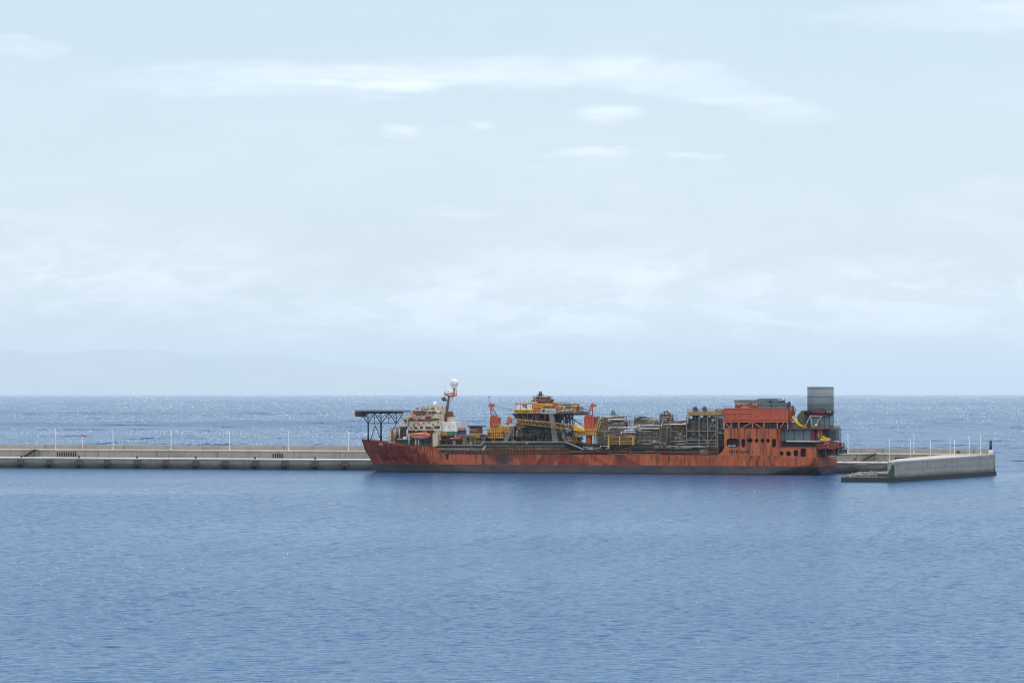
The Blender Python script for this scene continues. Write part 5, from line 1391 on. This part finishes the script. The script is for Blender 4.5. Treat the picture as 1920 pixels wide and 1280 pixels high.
zt1 = H - (866 - V0) * B1.y / F; zt2_ = H - (853 - V0) * C1.y / F
D1 = Vector(((1664 - 960) * (B1.y + 1) / F, B1.y + 1, 0)); E1 = D1 + Vector((D1.x / D1.y * 60 + 4, 60, 0))
q = [Mi @ p for p in (B1, C1, C1 + nin * 22, E1, D1)]; n = 5; zt_s = [zt1, zt2_, zt2_, zt1 + .3, zt1]
m = MB(); m.add([(p.x, p.y, zf - .5) for p in q] + [(p.x, p.y, z_) for p, z_ in zip(q, zt_s)], [tuple(reversed(range(n))), tuple(range(n, 2 * n))] + [(i, (i + 1) % n, n + (i + 1) % n, n + i) for i in range(n)])
m.build('caisson_wall', CB, ph)
# kerb along its top
m = MB(); a, b = Mi @ B1, Mi @ C1; a.z, b.z = zt1 + .12, zt2_ + .12; m.bar(a + Vector((.2, .25, 0)), b + Vector((-.2, .25, 0)), .2, 4); m.build('kerb', CL, ph)
# green weed on the corner, projecting keys near the outer end
m = MB(); d = Mi @ D1; g = Mi @ B1; 
m.add([(d.x, d.y - .05, 3.0), (g.x - .02, g.y - .05, 2.2), (g.x - .02, g.y - .05, zt1 - 1.5), ((d.x + g.x) / 2, (d.y + g.y) / 2 - .05, zt1 - .6)], [(0, 1, 2, 3)]); 
wm_ = paint('weed stained concrete', (.03, .06, .045), .2); m.v = [(x, y - .03, z) for x, y, z in m.v]
o = MB(); dd_ = (g - d); L_ = dd_.length; o.prism([(0, 1.4), (L_, 1.4), (L_, zt1 - 1.2), (L_ * .6, zt1 - .9), (L_ * .45, zt1 - 2.4), (0, 2.8)], -.05, .0)
oo = o.build('weed_stain', wm_, ph); oo.location = (d.x, d.y, 0); oo.rotation_euler = (0, 0, math.atan2(dd_.y, dd_.x))
m = MB(); s_ = Mi @ W(1644, 893, z=1.5); m.box(s_.x - 4, s_.y + 1, .6, s_.x + 5, s_.y + 8, 3.0); 
p1 = [W(1645, 893.5, z=zf), W(1664, 893.8, z=zf), W(1665, 890, z=zf), W(1646, 890, z=zf)]
poly_block(p1, zf - .3, 3.1).build('low_step', concrete('dark step concrete', (.12, .11, .10), True, .8), ph)
rnd = random.Random(9); m = MB()
for i in range(620):
    t_ = rnd.random(); dpt = rnd.uniform(3, 84)
    p = A_.lerp(Vector((W(1644, 893, z=zf).x, W(1644, 893, z=zf).y, 0)), t_) + Vector((dpt * .16 + rnd.uniform(0, 2), dpt, 0)); p = Mi @ p
    r_ = rnd.uniform(.35, 1.2); k = len(m.v); m.sphere((p.x, p.y, zf + .1), r_, 6, 4, .6)
    for j in range(k, len(m.v)): x, y, z = m.v[j]; m.v[j] = (x + rnd.uniform(-.2, .2), y + rnd.uniform(-.2, .2), z + rnd.uniform(-.15, .15))
m.sm = [False] * len(m.sm); m.build('rubble', paint('wet rubble', (.085, .08, .085), .2), ph)['kind'] = 'stuff'
# lamps on the pier head
for u, vt_, t_, l in ((1667.3, 825.5, -.02, 'at the weedy near corner'), (1707, 822.5, .16, 'second from the weedy near corner'), (1745, 822.5, .37, 'midway along its face'), (1781.5, 821.5, .56, 'fourth along its face'), (1817.5, 818, .75, 'nearest the beacon')):
    k = (u - 960) / F
    # meet the line two metres inside the kerb
    a = B1 + nin * 1.6; d = dirBC; s_ = (k * a.y - a.x) / (d.x - k * d.y); p = a + d * max(s_, -1); 
    if s_ < 0: p = Vector((k * (B1.y + 2.5), B1.y + 2.5, 0))
    zb0 = zt1 + (zt2_ - zt1) * max(0, min(1, (p - B1).dot(dirBC) / (C1 - B1).length)); zt0 = H - (vt_ - V0) * p.y / F
    p.z = zb0; lamp(p, zt0 - zb0, 'white lamp post on the pier head block, ' + l)
# beacon
a = C1 - dirBC * 5.5 + nin * 4.5; a.z = zt2_; k = (1857.5 - 960) / F; a.x = k * a.y
s_ = a.y / F
bc = thing('harbour_beacon', 'dark green harbour light tower on a white cone at the pier end', 'beacon', a)
hb_ = (zt2_ + 0) ; zc = H - (843 - V0) * s_; ztp = H - (827.5 - V0) * s_; zlt = H - (824.8 - V0) * s_
m = MB(); m.bar((0, 0, 0), (0, 0, zc - zt2_), 5.4 * s_, 8, 3.2 * s_); m.build('base', PAL['white'], bc)
m = MB(); m.bar((0, 0, zc - zt2_), (0, 0, ztp - zt2_), 2.7 * s_, 16, 2.5 * s_); m.bar((0, 0, ztp - zt2_), (0, 0, ztp - zt2_ + .15), 3.2 * s_, 16); m.build('tower', paint('beacon green', (.012, .065, .085), .05), bc)
m = MB(); m.bar((.2, 0, ztp - zt2_ + .15), (.2, 0, zlt - zt2_), 1.3 * s_, 10, 1.0 * s_); m.build('lantern', PAL['navy'], bc)
# small fittings seen on the ledge behind the pier head
for u, w_, h_, l in ((1793, 1.5, 1.2, 'rusty equipment box on the ledge behind the pier head'),):
    x = qx(u, yl); t = thing('equipment_box', l, 'equipment box', Qw(x, yl, zw + .12), QA); m = MB(); m.box(0, 0, 0, w_, 1, h_ * .8); m.build('cabinet', PAL['rust'], t); m = MB(); m.prism([(-.1, h_ * .8), (w_ + .1, h_ * .8), (w_ / 2, h_ * 1.1)], -.1, 1.1); m.build('lid', PAL['rust'], t)

# ================================================================== mooring ropes
def rope(pts, label, sag=1.5, r=.07):
    """pts in world space"""
    out = []
    for (a, b) in zip(pts, pts[1:]):
        for i in range(13): t_ = i / 12; p = a.lerp(b, t_); p.z -= sag * 4 * t_ * (1 - t_); out.append(p)
    o0 = out[0]; m = MB().path([p - o0 for p in out], r, 5); o = m.build('mooring_rope', PAL['silver'])
    o.location = o0; tag(o, label, 'rope'); return o
def Sw(p): return Matrix.Rotation(-YAW, 4, 'Z') @ Vector(p) + Vector((0, D0, 0))
rope([Sw(P(1553, 857, 5)), Qw(qx(1652, 1.2), 1.2, zq + .8)], 'pale stern mooring rope running down to the quay', .8)
rope([Sw(P(1562, 859.5, 8)), Qw(qx(1660, 1.2), 1.2, zq + .8)], 'pale stern mooring rope sagging low beside the tighter one', 1.8)
rope([Sw(P(679, 829.5, 15)), Qw(qx(662, 1.2), 1.2, zq + .8)], 'thin bow mooring rope slanting left to the ledge', .6, .05)
